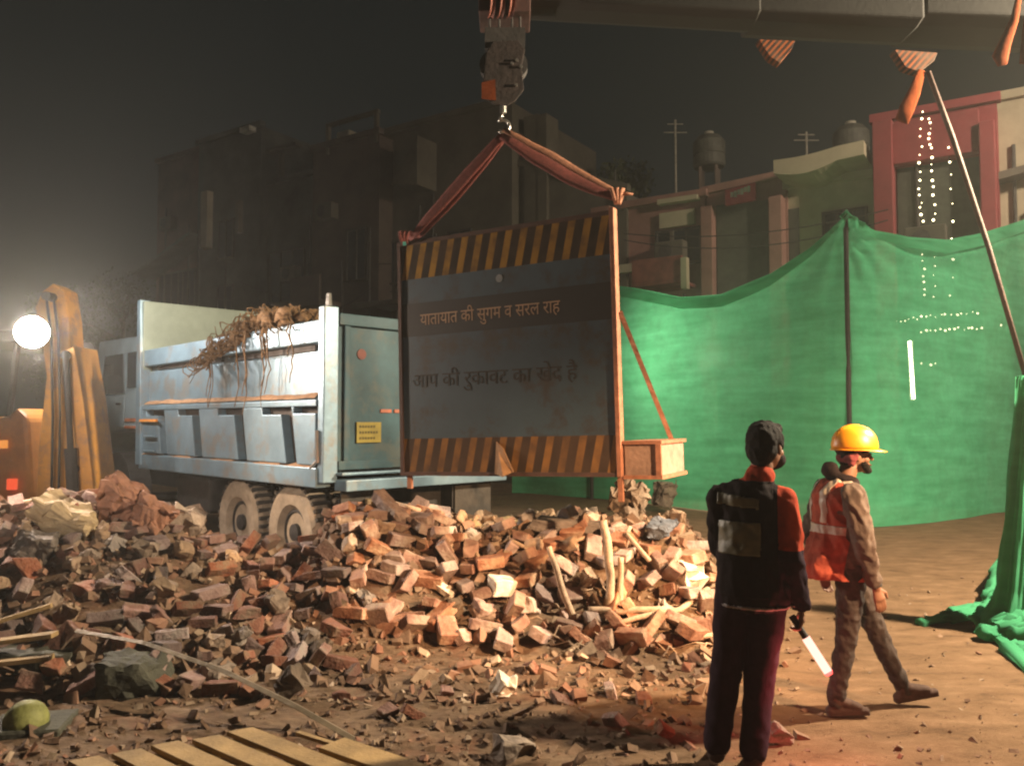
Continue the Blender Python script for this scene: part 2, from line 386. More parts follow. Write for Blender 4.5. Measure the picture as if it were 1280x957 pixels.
def scatter(name, n, fn, mats, seed, sz0, sz1, pw=2., flat=(.35,1)):
    rnd = random.Random(seed); v = []; f = []; mi = []
    base = [(-.5,-.5,-.5),(.5,-.5,-.5),(.5,.5,-.5),(-.5,.5,-.5),(-.5,-.5,.5),(.5,-.5,.5),(.5,.5,.5),(-.5,.5,.5)]
    fc = [(3,2,1,0),(4,5,6,7),(0,1,5,4),(1,2,6,5),(2,3,7,6),(3,0,4,7)]
    for i in range(n):
        r = fn(rnd)
        if r is None: continue
        x, y = r; s = sz0+(sz1-sz0)*rnd.random()**pw
        E = Euler((rnd.uniform(-1,1), rnd.uniform(-1,1), rnd.uniform(0,6.28))).to_matrix()
        d = Vector((s*rnd.uniform(.8,1.6), s*rnd.uniform(.5,1), s*rnd.uniform(*flat)))
        c = Vector((x, y, hgt(x, y)+s*rnd.uniform(-.05,.35))); b0 = len(v)
        for q in base:
            w = Vector((q[0]*d.x*rnd.uniform(.55,1.15), q[1]*d.y*rnd.uniform(.55,1.15), q[2]*d.z*rnd.uniform(.55,1.15)))
            v.append(tuple(c+E@w))
        f += [tuple(j+b0 for j in q) for q in fc]; m_ = rnd.choices(range(len(mats)), [q[1] for q in mats])[0]; mi += [m_]*6
    m = MB(); m.v = v; m.f = f; m.mi = mi
    o = m.build(name, [q[0] for q in mats]); o['kind'] = 'stuff'
    return o
def r_heap(rnd):
    px = rnd.uniform(-150, 900); y = rnd.uniform(4.9, 8.2); x = (px-640)/1000*y
    if hbase(x, y) < .05 and rnd.random() < .7: return None
    return x, y
def r_mud(rnd):
    px = rnd.uniform(-100, 1000); y = 4.0+2.6*rnd.random()**1.2; x = (px-640)/1000*y
    if px > 860 and rnd.random() < .7: return None
    return x, y
def r_right(rnd):
    px = rnd.uniform(860, 1320); y = 3.9+5*rnd.random()**1.6; return (px-640)/1000*y, y
CH_B = mat('chip_brick', (.25,.105,.06), .95, var=.35, scale=4, bump=.3, col2=(.34,.20,.13))
CH_D = mat('chip_dirt', (.17,.105,.065), .95, var=.4, scale=4, bump=.4)
CH_S = mat('chip_stone', (.25,.18,.12), .95, var=.3, scale=4, bump=.4)
CH_P = mat('chip_pale', (.46,.35,.25), .95, var=.2, scale=4, bump=.3)
scatter('rubble', 4200, r_heap, [(CH_B,3),(CH_D,5),(CH_S,1.6),(CH_P,.25)], 1, .02, .12, 2.2)
scatter('gravel', 2700, r_mud, [(CH_B,1.2),(CH_D,7),(CH_S,1.4),(CH_P,.15)], 2, .01, .07, 2.8, flat=(.2,.6))
scatter('grit', 650, r_right, [(CH_B,.5),(CH_D,5),(CH_S,2)], 3, .006, .035, 3, flat=(.2,.5))

# sandy patch of spilled sand on the crest
def sand():
    m = MB(); vs = []; fs = []; n = 26
    for j in range(n+1):
        for i in range(n+1):
            u, v = i/n, j/n; px = 545+130*u; y = 7.35+.9*v; x = (px-640)/1000*y
            r = math.hypot((u-.5)*2, (v-.5)*2) + .35*noise.noise(Vector((u*4, v*4, 0)))
            vs.append((x, y, hgt(x, y) + .06*(1-r) + .012*noise.noise(Vector((x*9,y*9,0)))))
    fs = [(j*(n+1)+i, j*(n+1)+i+1, (j+1)*(n+1)+i+1, (j+1)*(n+1)+i) for j in range(n) for i in range(n)]
    m.add(vs, fs); o = m.build('sand', mat('yellow_sand', (.44,.30,.15), .95, var=.2, scale=5, bump=.4, bscale=60), smooth=True); o['kind'] = 'stuff'
sand()

# ------------------------------------------------------------------ sticks and planks
def stick(name, pts, r, label, cat='stick', m=M_wood, group=None, flat=1.):
    base = Vector(pts[0]); path = [Vector(p)-base for p in pts]
    fine = []
    for i in range(len(path)-1):
        for k in range(5):
            t = k/5; q = path[i].lerp(path[i+1], t)
            q += noise.noise_vector((q+base)*6)*r[0]*.5; fine.append(q)
    fine.append(path[-1])
    n = len(fine); rr = [(r[0]+(r[1]-r[0])*i/(n-1))*(1+.12*noise.noise(fine[i]*30)) for i in range(n)]
    mb = MB(); mb.tube(fine, rr, 9, flat=flat)
    o = mb.build(name, m, smooth=True); o.location = base
    return tag(o, label, cat, group)
def gp(px, py, dz=0):
    p = hit(px, py); return Vector((p.x, p.y, p.z+dz))
a = gp(717, 778); stick('wooden_stick', [a, P(700, 725, a.y+.05), P(686, 683, a.y+.12)], (.030,.024), 'shorter pale stick leaning left, standing in the heap')
a = gp(762, 768); stick('wooden_stick', [a, P(763, 720, a.y+.03), P(760, 690, a.y+.05), P(753, 650, a.y+.12)], (.036,.034), 'tall pale stick standing upright in the heap')
a = gp(774, 768); stick('wooden_stick', [a, P(775, 730, a.y+.02), P(776, 696, a.y+.04)], (.028,.024), 'short stick upright just right of the tall one')
a = gp(765, 690); stick('wooden_stick', [a, P(788, 658, a.y+.1)], (.022,.018), 'thin grey stick slanting right behind the tall one')
stick('tree_root', [gp(706,822,.02), gp(735,800,.04), gp(770,788,.06), gp(810,780,.07), gp(850,775,.08), gp(885,752,.10)], (.014,.026), 'long curved bare root lying along the foot of the heap', 'root')
stick('tree_root', [gp(735,775,.08), gp(775,780,.10), gp(830,776,.09)], (.03,.024), 'thick short root at the feet of the upright sticks', 'root')
stick('tree_root', [gp(845,795,.03), gp(870,803,.05), gp(900,803,.06), gp(925,795,.05)], (.018,.024), 'pale root ending behind the legs of the black-vested man', 'root')
stick('wooden_stick', [gp(782,690,.16), gp(812,722,.14)], (.022,.02), 'thin pale stick sloping down to the right of the upright pair')
stick('tree_root', [gp(560,700,.05), P(570,683,7.1), P(590,680,7.0), gp(602,712,.02)], (.022,.02), 'bare root arched like a hoop over the heap', 'root')
stick('tree_root', [gp(486,640,.10), gp(512,648,.10), gp(540,652,.08)], (.025,.02), 'pale root lying on the crest below the barrier', 'root')
stick('tree_root', [gp(640,690,.10), gp(665,700,.08), gp(700,694,.08), gp(740,680,.08)], (.018,.018), 'brown root trailing behind the leaning stick', 'root')
stick('wooden_stick', [gp(330,690,.02), gp(360,712,.03), gp(372,720,.03)], (.02,.015), 'short stub of wood before the rear wheels')
stick('wooden_stick', [gp(128,682,.04), gp(150,697,.04)], (.014,.012), 'thin pale twig on the heap beside the machine arm')
rs = random.Random(5)
for i in range(26):
    px = rs.uniform(690, 890); py = rs.uniform(755, 825); p = gp(px, py, .02)
    an = rs.uniform(0, PI); L_ = rs.uniform(.12,.4); q = Vector((math.cos(an)*L_, math.sin(an)*L_*.5, 0)); e = p+q
    e.z = hgt(e.x, e.y)+.03; mid = (p+e)/2; mid.z += rs.uniform(.02,.07)
    stick('twig', [p, mid, e], (rs.uniform(.004,.009),.004), 'thin dry twig strewn at the foot of the stick heap', 'twig', M_wood, 'dry twigs at the foot of the heap')

def board(name, a, b, w, t, label, cat='plank', m=M_plank, tilt=0, group=None):
    a, b = Vector(a), Vector(b); d = (b-a); L_ = d.length; ang = math.atan2(d.y, d.x); el = math.atan2(d.z, math.hypot(d.x, d.y))
    mb = MB(); n = 8
    vs = []
    for i in range(n+1):
        x = L_*i/n; wob = .004*noise.noise(Vector((x*3, a.x, 0)))
        for (yy, zz) in ((-w/2, 0), (w/2, 0), (w/2, t), (-w/2, t)):
            vs.append((x, yy+wob, zz+.5*wob))
    fs = [(i*4+k, i*4+(k+1)%4, (i+1)*4+(k+1)%4, (i+1)*4+k) for i in range(n) for k in range(4)] + [(3,2,1,0), (n*4, n*4+1, n*4+2, n*4+3)]
    mb.add(vs, fs); o = mb.build(name, m, bevel=.003); o.location = a; o.rotation_euler = Euler((tilt, -el, ang)); return tag(o, label, cat, group)
board('wooden_plank', gp(420,612,.12), gp(470,650,.12), .09, .05, 'yellowish plank end sticking up below the tailgate corner')
board('wooden_plank', gp(470,645,.06), gp(462,672,.10), .08, .05, 'short thick timber end beside the yellowish plank')
board('wooden_plank', gp(0,800,.12), gp(65,780,.12), .05, .03, 'thin yellowish batten at the left edge of the heap')
board('wooden_plank', gp(-40,848,.20), gp(68,838,.22), .10, .03, 'dim greenish plank, upper of two in the dark corner')
board('wooden_plank', gp(-40,868,.16), gp(64,860,.18), .08, .03, 'dim greenish plank, lower of two in the dark corner')
# long metal strip
mm = MB(); pts = [P(96,788,5.15), P(180,803,5.0), P(280,838,4.8), P(370,882,4.55), P(444,924,4.38)]
mm.tube([p-pts[0] for p in pts], .028, 4, flat=.45, up=(0,0,1)); st = mm.build('metal_strip', mat('dull_strip', (.19,.15,.10), .6, metal=.3, var=.3), bevel=.003); st.location = pts[0]
tag(st, 'long dark steel strip lying across the front of the heap', 'strip')
# ball
p = hit(33, 925); mb = MB(); bm = bmesh.new(); bmesh.ops.create_uvsphere(bm, u_segments=32, v_segments=20, radius=.115)
for v in bm.verts: v.co *= 1+.02*noise.noise(v.co*12)
me = bpy.data.meshes.new('round_fruit'); bm.to_mesh(me); bm.free(); me.polygons.foreach_set('use_smooth', [True]*len(me.polygons))
me.materials.append(mat('ball_green', (.20,.21,.06), .7, var=.3, scale=18, bump=.3))
bp_ = P(33, 901, 4.55); o = bpy.data.objects.new('ball', me); C.objects.link(o); o.location = bp_; tag(o, 'dull yellow-green ball resting on a dark block in the corner', 'ball')
mb = MB(); me = chunk_mesh('stone_block', .42, .34, max(.15, bp_.z-.10), 301, M_dkst, .04); put(me, 'stone_block', 'squat dark block carrying the yellow-green ball', 'block', (bp_.x, bp_.y+.03, (bp_.z-.125)/2), (0,0,.2))

# wooden pallets at the bottom edge
def pallet(name, label, corner_px, n, slat_dir, step_dir, w, t, L_, gap):
    o0 = P(corner_px[0], corner_px[1], corner_px[2])
    tz = o0.z
    t_ = thing(name, label, 'pallet', (o0.x, o0.y, 0), 0, 'slatted wooden pallets at the bottom edge')
    sd = Vector((*slat_dir, 0)).normalized(); st_ = Vector((*step_dir, 0)).normalized()
    for i in range(n):
        c = st_*i*(w+gap); b = MB(); h = tz
        jit = .012*math.sin(i*2.7)
        b.hexa([Vector((0,0,h-t))+c+sd*jit, c+sd*L_+Vector((0,0,h-t)), c+sd*L_+st_*w+Vector((0,0,h-t)), c+st_*w+sd*jit+Vector((0,0,h-t)),
                Vector((0,0,h))+c+sd*jit, c+sd*L_+Vector((0,0,h)), c+sd*L_+st_*w+Vector((0,0,h)), c+st_*w+sd*jit+Vector((0,0,h))])
        b.build('slat', M_plank, t_, bevel=.003)
    for k in (.04, L_*.5, L_-.1):
        b = MB(); q = sd*k; W = (w+gap)*n-gap
        b.hexa([q+Vector((0,0,.0)), q+st_*W, q+st_*W+sd*.08, q+sd*.08] + [v+Vector((0,0,tz-t-.002)) for v in (q, q+st_*W, q+st_*W+sd*.08, q+sd*.08)])
        b.build('bearer', M_plank, t_)
    return t_
# slats run toward the viewer and right; stacked along a line rising to the right
def G2(px, py, z):   # ray with plane z
    r = ray(px, py); t = (z-CAMZ)/r.z; return Vector((0,0,CAMZ))+r*t
zt = .16
A = G2(85, 950, zt); B = G2(330, 914, zt); Cc = G2(400, 938, zt)
A0 = G2(285, 914, zt)
step = (A0-A); sl = G2(395, 935, zt)-G2(335, 912, zt)
n_ = 5; W_ = step.length/(n_-1); 
pallet('wooden_pallet', 'pale slatted pallet lying in the mud, left of the two', (85, 950, A.y), n_, (sl.x, sl.y), (step.x, step.y), W_*.72, .025, 1.0, W_*.28)
A = G2(352, 951, .13); A0 = G2(405, 930, .13); step = A0-A; sl = G2(520, 957, .13)-G2(440, 930, .13)
pallet('wooden_pallet', 'pale slatted pallet lying in the mud, nearer the middle', (352, 951, A.y), 2, (sl.x, sl.y), (step.x, step.y), .16, .025, 1.0, .05)
board('wooden_plank', G2(372,918,.08), G2(430,937,.08), .03, .02, 'thin batten lying between the two pallets')

# ------------------------------------------------------------------ dump truck
T = thing('dump_truck', 'pale blue tipper truck with tailgate shut behind the brick heap', 'truck', (-1.9, 8.0, 0), R(135))
LB = 4.67; ZB = 1.25; ZT = 2.72; W = 2.4
def poly_side(m, pts, y0, th, mi=0):  # pts (x,z); extrude along y outward (+y = towards camera)
    m.prism([(x, y0, z) for x, z in pts], (0, th, 0), mi)
body = MB()
poly_side(body, [(.0,ZB),(LB,ZB),(LB,ZT-.02),(0,ZT)], -.12, .04)            # inner plate
body.box((0,-W,ZB), (LB,-W+.05,ZT)); body.box((0,-W,ZB-.02),(LB,-.08,ZB+.04))
bd = body.build('dump_body', M_truckside, T)
up = MB(); poly_side(up, [(.02,1.98),(LB-.1,1.98),(LB-.1,2.40),(.02,2.40)], -.08, .05); up.build('side_panel', M_truckside, bd, bevel=.01)
tr = MB(); poly_side(tr, [(.0,2.50),(LB-.05,2.47),(LB-.05,2.70),(.0,2.73)], -.08, .12); tr.build('top_rail', M_truckside, T, bevel=.015)
for a, b in ((.22,2.0),(2.35,4.35)):
    s = MB(); poly_side(s, [(a,2.43),(b,2.42),(b,2.475),(a,2.49)], -.085, .035); s.build('stake_slot', M_recess, T)  # slot strips take the dark recess-shadow colour
# ledge (dirt covered) between upper and lower walls
le = MB(); le.prism([(0,-.08,1.99),(0,.07,1.92),(0,.07,1.86),(0,-.08,1.86)], (LB-.05,0,0)); ldg = le.build('side_ledge', M_truckside, T, bevel=.008)
dd = MB(); vs=[]; nn=60
for i in range(nn+1):
    x = .05+(LB-.2)*i/nn; h = .012+.03*max(0, noise.noise(Vector((x*3,0,0)))+.35)
    vs += [(x,-.078,1.99+h*.6),(x,.0,1.962+h),(x,.06,1.93+h*.4)]
dd.add(vs, [(i*3+k, i*3+k+1, (i+1)*3+k+1, (i+1)*3+k) for i in range(nn) for k in range(2)])
dd.build('dirt', M_dust, ldg, smooth=True)
# lower wall: recessed back plate and raised trapezoid panels with slanted dark gaps
lw = MB(); poly_side(lw, [(0,ZB),(LB,ZB),(LB,1.9),(0,1.9)], -.08, .03); lw.build('lower_wall', M_recess, T)  # back plate coloured dark for the shadow in the gaps
gaps = [-.05, .62, 1.70, 2.85, 3.92, 4.75]
for i in range(5):
    x0 = gaps[i]+.05; x1 = gaps[i+1]-.06
    s = MB(); sl_ = .14
    x1 -= .06; x0 += .04; x0b = x0-(.0 if i == 0 else sl_*.9); x1b = x1-sl_*.9
    tb = .10 if i > 0 else 0
    # top lip of each panel is notched on its rear half, leaving a short dark slot
    poly_side(s, [(x0b,ZB+.02),(x1b,ZB+.02),(x1,1.86),(x0+.42,1.86),(x0+.40,1.78),(x0,1.78)] if i>0 else [(.02,ZB+.02),(x1b,ZB+.02),(x1,1.86),(.45,1.86),(.45,1.79),(.02,1.79)], -.05, .11)
    s.build('wall_rib', M_truckside, T, bevel=.012)
fr = MB(); fr.box((-.02,-.1,1.05),(LB-.05,.075,ZB)); fr.build('floor_beam', M_truckside, T, bevel=.012)
fd = MB(); 
for i in range(5):
    fd = MB(); x0 = gaps[i]+.1; fd.hexa([(x0,-.04,ZB),(x0+.6,-.04,ZB),(x0+.6,.07,ZB),(x0,.07,ZB),(x0+.05,-.04,ZB+.05),(x0+.5,-.04,ZB+.035),(x0+.5,.05,ZB+.01),(x0+.05,.05,ZB+.012)]); fd.build('dirt', M_dust, T)
pass
hb = MB(); hb.box((LB-.08,-W,1.1),(LB,0.05,3.40)); hb.box((LB-.14,-W-.02,1.1),(LB+.04,-W+.08,3.42)); hb.build('headboard', mat('headboard_paint', (.20,.24,.19), .7, var=.2, scale=2, bump=.1), T, bevel=.01)
pl = MB(); pl.hexa([(LB-.16,-.06,1.1),(LB+.04,-.06,1.1),(LB+.04,.09,1.1),(LB-.16,.09,1.1),(LB-.02,-.06,3.42),(LB+.08,-.06,3.42),(LB+.08,.09,3.42),(LB-.02,.09,3.42)]); pl.build('front_post', M_truckside, T, bevel=.01)
bk = MB(); bk.prism([(LB-.1,-W+.1,3.36),(LB-.1,-W-.25,3.05),(LB-.1,-W-.25,2.9),(LB-.1,-W+.1,2.9)], (.05,0,0)); bk.build('spill_guard', M_dark, T)
# rear corner posts
for y0 in (-.12, -W-.02):
    cp = MB(); cp.box((-.11,y0,1.1),(.0,y0+.17,2.86)); cp.build('corner_post', M_truckside, T, bevel=.012)
kn = MB(); kn.tube([(-.06,-.03,2.86),(-.06,-.03,2.99)], [.035,.025], 10); kn.build('hinge_pin', M_chrome, T, smooth=False)
# tailgate
tg = MB(); tg.box((-.06,-W+.16,ZB+.02),(-.01,-.13,2.80)); tgo = tg.build('tailgate', M_trucktail, T, bevel=.008)
for z0,z1 in ((2.68,2.80),(1.22,1.31)):
    s = MB(); s.box((-.11,-W+.16,z0),(-.06,-.13,z1)); s.build('crossbar', M_trucktail, tgo, bevel=.008)
for yy in (-.20,-2.2):
    s = MB(); s.box((-.10,yy-.07,1.3),(-.06,yy,2.68)); s.build('crossbar', M_trucktail, tgo, bevel=.008)
yp = MB(); yp.box((-.085,-.66,1.49),(-.062,-.36,1.70))
ypo = yp.build('yellow_plate', mat('plate_yellow', (.30,.23,.03), .6, var=.2, scale=8, bump=0), tgo)
for k, (z, w_) in enumerate(((1.655,.20),(1.595,.22),(1.535,.18))):
    s = MB(); y = -.39
    while y > -.39-w_: s.box((-.088,y-.022,z-.012),(-.0852,y,z+.012)); y -= .034
    s.build('plate_line', mat('plate_ink', (.10,.08,.02), .8, bump=0), ypo)
em = MB(); em.lathe([(.055,0),(.055,.01)], rotmat((-1,0,0), (-.062,-.42,2.40)), 20); em.build('reflector', mat('red_badge', (.16,.035,.02), .6, bump=0), tgo)
s = MB(); s.box((-.075,-.80,1.80),(-.062,-.66,1.835)); s.build('reflector', mat('red_badge2', (.40,.12,.06), .5, bump=0), tgo)
s = MB(); s.box((-.075,-.99,1.80),(-.062,-.84,1.835)); s.build('reflector', MATS['red_badge2'], tgo)
s = MB(); s.box((-.30,-W+.1,1.02),(-.08,-.1,1.13)); s.box((-.22,-W+.1,1.17),(-.10,-.1,1.20)); s.build('rear_bumper', M_truckside, T, bevel=.01)
s = MB(); s.tube([(-.03,.06,1.30),(-.03,.07,1.62)], .022, 8); s.tube([(-.03,.06,1.32),(.1,.06,1.24)], .02, 8); s.build('tailgate_latch', M_chrome, T)
# chassis
s = MB()
for y0 in (-.75,-1.75): s.box((-.1,y0,.72),(7.1,y0+.12,1.02))
for x0 in (.1,2.6,4.6): s.box((x0,-1.75,.74),(x0+.12,-.75,.98))
s.build('chassis', M_dark, T)
s = MB(); s.box((-.13,-W+.2,.55),(-.11,-W+.75,1.02)); s.build('mudflap', M_rubber, T); s = MB(); s.box((-.13,-.75,.45),(-.11,-.15,1.02)); s.build('mudflap', M_rubber, T)
s = MB(); s.box((2.75,-.62,.55),(3.75,-.1,1.0)); s.build('fuel_tank', M_dark, T, bevel=.05)
def wheel(x, y, sgn):
    M = rotmat((0,sgn,0), (x, y, .52))
    h = MB(); h.lathe([(.24,.05),(.30,.12),(.44,.135),(.495,.11),(.52,.06),(.525,-.06),(.50,-.12),(.3,-.13)], M, 40, 0)
    k = 2*PI/36
    for i in range(36):
        a = i*k; Mr = M @ Matrix.Rotation(a, 4, 'Z'); h.box((.50,-.02,-.11),(.535,.02,.11), 1, Mr)
    w = h.build('wheel', [M_tyredust, M_rubber], T, smooth=False, bevel=0)
    r = MB(); r.lathe([(.245,-.1),(.25,.06),(.22,.07),(.17,-.02),(.10,-.03),(.09,.09),(.02,.10)], M, 28); r.build('rim', M_dark, w)
for x in (.75,1.98,5.75):
    wheel(x, -.22, 1)
    if x < 5: wheel(x, -.52, 1); wheel(x, -W+.5, -1)
    wheel(x, -W+.2, -1)
for x in (.75,1.98,5.75):
    s = MB(); s.tube([(x,-.4,.52),(x,-2.0,.52)], .08, 10); s.build('axle', M_dark, T)
# cab
cb = MB()
cb.prism([(5.0,-.05,1.55),(5.0,-.05,2.95),(6.75,-.05,2.98),(6.98,-.05,2.1),(7.02,-.05,1.0),(6.5,-.05,1.0),(6.4,-.05,1.3),(6.1,-.05,1.52),(5.6,-.05,1.55)], (0,-W+.1,0))
cab = cb.build('cab', M_cab, T, bevel=.04)
s = MB(); s.prism([(5.55,-.03,2.12),(5.62,-.03,2.72),(6.38,-.03,2.72),(6.55,-.03,2.12)], (0,-.03,0)); s.build('side_window', M_glass, cab)
s = MB(); s.prism([(5.08,-.03,2.2),(5.08,-.03,2.72),(5.42,-.03,2.72),(5.42,-.03,2.2)], (0,-.03,0)); s.build('side_window', M_glass, cab)
dr = MB(); dr.prism([(5.50,-.035,1.62),(5.50,-.035,2.08),(6.62,-.035,2.08),(6.62,-.035,1.62)], (0,.012,0)); dro = dr.build('door', M_cab, cab, bevel=.006)
s = MB(); s.box((5.6,-.02,1.95),(5.78,.0,1.98)); s.build('handle', M_dark, dro)
s = MB(); s.box((5.05,-.045,1.70),(5.49,-.028,1.75)); s.build('stripe', mat('red_stripe', (.40,.13,.05), .5, bump=0), cab)
s = MB(); s.box((5.05,-.045,1.60),(5.49,-.028,1.64)); s.build('stripe', mat('red_stripe'), cab) if False else s.build('stripe', MATS['red_stripe'], cab)
s = MB(); s.tube([(6.7,0,2.6),(6.8,.22,2.62),(6.8,.22,2.3)], .015, 6); s.box((6.77,.16,2.0),(6.81,.32,2.45)); s.build('mirror', M_dark, cab)
s = MB(); s.lathe([(.5,-.1),(.62,-.1),(.62,.2),(.58,.2)], rotmat((0,1,0), (5.75,-.22,.62)), 30); s.build('mudguard', M_dark, T)
s = MB(); s.box((4.75,-.5,1.0),(4.95,-.25,3.1)); s.build('exhaust', mat('brown_stack', (.15,.10,.07), .7), T)
s = MB(); s.box((3.95,.08,1.70),(4.55,.10,1.735)); s.build('marker_strip', mat('orange_strip', (.75,.30,.06), .5, bump=0), T)
s = MB()
for z in (1.3,1.5): s.tube([(4.0,.09,z),(4.4,.09,z)], .014, 6)
s.build('step', M_truckside, T)

# root clump hanging over the side rail
Mt = Matrix.Translation((-1.9,8.0,0)) @ Matrix.Rotation(R(135),4,'Z')
rc = MB(); rr = random.Random(3)
for i in range(230):
    x = .35+rr.random()**1.1*2.0; k = (x-.35)/2.0
    top = 2.76+.16*math.sin(PI*min(1,k*1.1))*rr.random()
    L_ = rr.uniform(.2,.5); a = rr.gauss(0,.5)
    p = Vector((x, rr.uniform(-.45,.05), top)); path = []
    for j in range(9):
        t = j/8; q = p+Vector((math.cos(a)*L_*t, .12*math.sin(t*5+i), .10*math.sin(t*6+i*2)+.0))
        if q.x > 1.3: q.z -= (q.x-1.3)*.42*min(1, max(0, (q.y+.35)*2)); q.y += .16*min(1,(q.x-1.3)*2)
        q += noise.noise_vector(q*4+Vector((i,0,0)))*.07
        path.append(q)
    rc.tube(path, [rr.uniform(.006,.014)*(1-.5*j/8) for j in range(9)], 5)
for i in range(15):
    x = rr.choice([.42,.95,1.15,1.3,1.45,1.6,2.25,2.3])+rr.uniform(-.08,.08); L_ = rr.uniform(.2,.95)
    if i < 4: L_ = .85
    p = Vector((x, .06, 2.72)); path = [p+Vector((.06*noise.noise(Vector((i*3.,t*.7,0))), .06+.02*math.sin(t), -L_*t/8)) for t in range(9)]
    rc.tube(path, [.011*(1-.6*j/8) for j in range(9)], 5)
for i in range(90):  # matted soil in the clump
    x = .5+rr.random()*1.6; p = Vector((x, rr.uniform(-.35,.12), 2.76+rr.uniform(-.02,.10)-max(0,x-1.2)*.32)); 
    rc.tube([p+Vector((-.12,0,0)), p+Vector((-.05,.01,.03)), p+Vector((.05,.0,.04)), p+Vector((.13,0,-.02))], [.01,.05,.045,.01], 7)
o = rc.build('root_clump', M_root, smooth=True); o.matrix_world = Mt; tag(o, 'tangled dry root clump draped over the rail of the tipper truck', 'roots')

# ------------------------------------------------------------------ backhoe loader with work lamp
DB = 8.7
K = thing('backhoe_loader', 'yellow backhoe with its digging arm folded up at the left edge', 'excavator', (P(60,640,DB).x, DB, 0), 0)
k0 = Vector(K.location)
def L3(px, py, d=DB): return P(px, py, d)-k0
s = MB(); s.prism([L3(*q) for q in ((42,700),(48,560),(58,470),(50,410),(44,385),(52,365),(66,354),(80,362),(86,400),(88,430),(96,520),(106,600),(112,700))], (0,.28,0))
bo = s.build('boom', M_yellow, K, bevel=.012)
for dx in (0, 9):
    s = MB(); s.tube([L3(58+dx,372,DB-.04), L3(64+dx,420,DB-.05), L3(66+dx,520,DB-.06), L3(64+dx,640,DB-.05)], .016, 6); s.build('hose', M_blk, bo)
s = MB(); s.box(L3(50,560,DB-.012), L3(92,548,DB-.001)); s.build('reinforcement', M_yellow, bo)
s = MB(); s.prism([L3(q[0],q[1],DB-.1) for q in ((80,440),(92,432),(104,500),(116,600),(122,700),(104,700),(98,600),(88,500))], (0,.5,0)); s.build('dipper_arm', M_yellow, K, bevel=.01)
s = MB(); s.tube([L3(95,690,DB-.15), L3(88,560,DB-.15)], .06, 12); s.tube([L3(88,560,DB-.15), L3(82,440,DB-.15)], .032, 12); s.build('hydraulic_ram', M_dark, K)
for q in ((66,372),(90,445),(100,585)):
    s = MB(); c = L3(*q); s.tube([c+Vector((0,-.14,0)), c+Vector((0,.45,0))], .05, 14); s.build('pivot_pin', M_dark, K)
s = MB(); s.prism([L3(q[0],q[1],DB+.3) for q in ((-240,700),(-240,530),(10,520),(20,508),(34,522),(40,620),(42,700))], (0,1.5,0)); s.build('body', M_yellow2, K, bevel=.05)
for a, b in (((-60,530),(-55,425)), ((12,520),(22,425))):
    for dy in (.35,1.75): s = MB(); s.tube([L3(a[0],a[1],DB+dy), L3(b[0],b[1],DB+dy)], .04, 6); s.build('cab_post', M_dark, K)
s = MB(); s.prism([L3(q[0],q[1],DB+.25) for q in ((-70,428),(-66,415),(24,412),(30,428))], (0,1.6,0)); s.build('cab_roof', M_dark, K, bevel=.03)
s = MB(); s.box(L3(8,612,DB+.25), L3(22,598,DB+.29)); s.build('tail_light', emit('tail_red', (1,.10,.03), .9), K)
s = MB(); s.box(L3(-3,560,DB+.25), L3(10,550,DB+.29)); s.build('marker_light', emit('marker_orange', (1,.35,.06), .8), K)
lp = P(40,415,DB-.35)
WL = MB(); q = lp-k0; WL.lathe([(.02,-.12),(.11,-.12),(.165,-.01),(.17,.0)], rotmat((.35,-1,-.05), q), 24)
wl = WL.build('work_lamp', M_dark, K)
s = MB(); s.lathe([(.16,.004),(.158,.014)], rotmat((.35,-1,-.05), q), 24); s.build('lens', emit('lamp_lens', (1,.93,.85), 700), wl)
s = MB(); s.tube([q+Vector((0,.08,-.02)), q+Vector((-.12,.75,-.06))], .025, 6); s.build('bracket', M_dark, wl)

# ------------------------------------------------------------------ hanging barricade board
BW, BH = 2.17, 2.19
Bo = thing('barricade_board', 'metal site barrier with striped edges hanging from the crane sling', 'barrier', (-1.03, 7.5, 1.205), math.atan2(-1.0, 1.93))
Bo.rotation_euler.y = R(-1.5)
m_st = striped('hazard_stripes', (.03,.022,.015), (.34,.19,.032), .150, .22, .55)
m_st2 = striped('hazard_stripes_muddy', (.045,.03,.02), (.26,.13,.038), .150, .22, .55, dirt=.30)
m_body = mat('board_blue_grey', (.036,.064,.088), .55, var=.2, scale=1.4, bump=.04, bscale=8, dirt=((.035,.028,.024), 2.2))
s = MB(); s.box((.03,0,.03),(BW-.03,.03,BH-.03)); sh = s.build('sheet', m_body, Bo)
s = MB(); s.box((.03,-.003,BH-.36),(BW-.03,.0,BH-.03)); s.build('stripe_band', m_st, sh)
s = MB(); s.box((.03,-.003,.03),(BW-.03,.0,.34)); s.build('stripe_band', m_st2, sh)
s = MB(); s.box((.03,-.003,1.29),(BW-.03,.0,1.60)); s.build('text_band', mat('band_black', (.012,.008,.007), .6, var=.2, bump=0), sh)
def text(body, size, x, z, m, name, width, parent, squeeze=None):
    cu = bpy.data.curves.new('t', 'FONT'); cu.body = body; cu.size = size; cu.extrude = .001; cu.resolution_u = 3
    to = bpy.data.objects.new('t', cu); C.objects.link(to); bpy.context.view_layer.update()
    dg = bpy.context.evaluated_depsgraph_get(); me = bpy.data.meshes.new_from_object(to.evaluated_get(dg)); bpy.data.objects.remove(to)
    xs = [v.co.x for v in me.vertices]; ys = [v.co.y for v in me.vertices]
    if not xs: return
    k = width/(max(xs)-min(xs))
    for v in me.vertices: v.co = Vector(((v.co.x-min(xs))*k, -v.co.z-.0045, v.co.y-min(ys)))
    me.materials.clear(); me.materials.append(m)
    o = bpy.data.objects.new(name, me); link(o, parent); o.location = (x, 0, z); return o
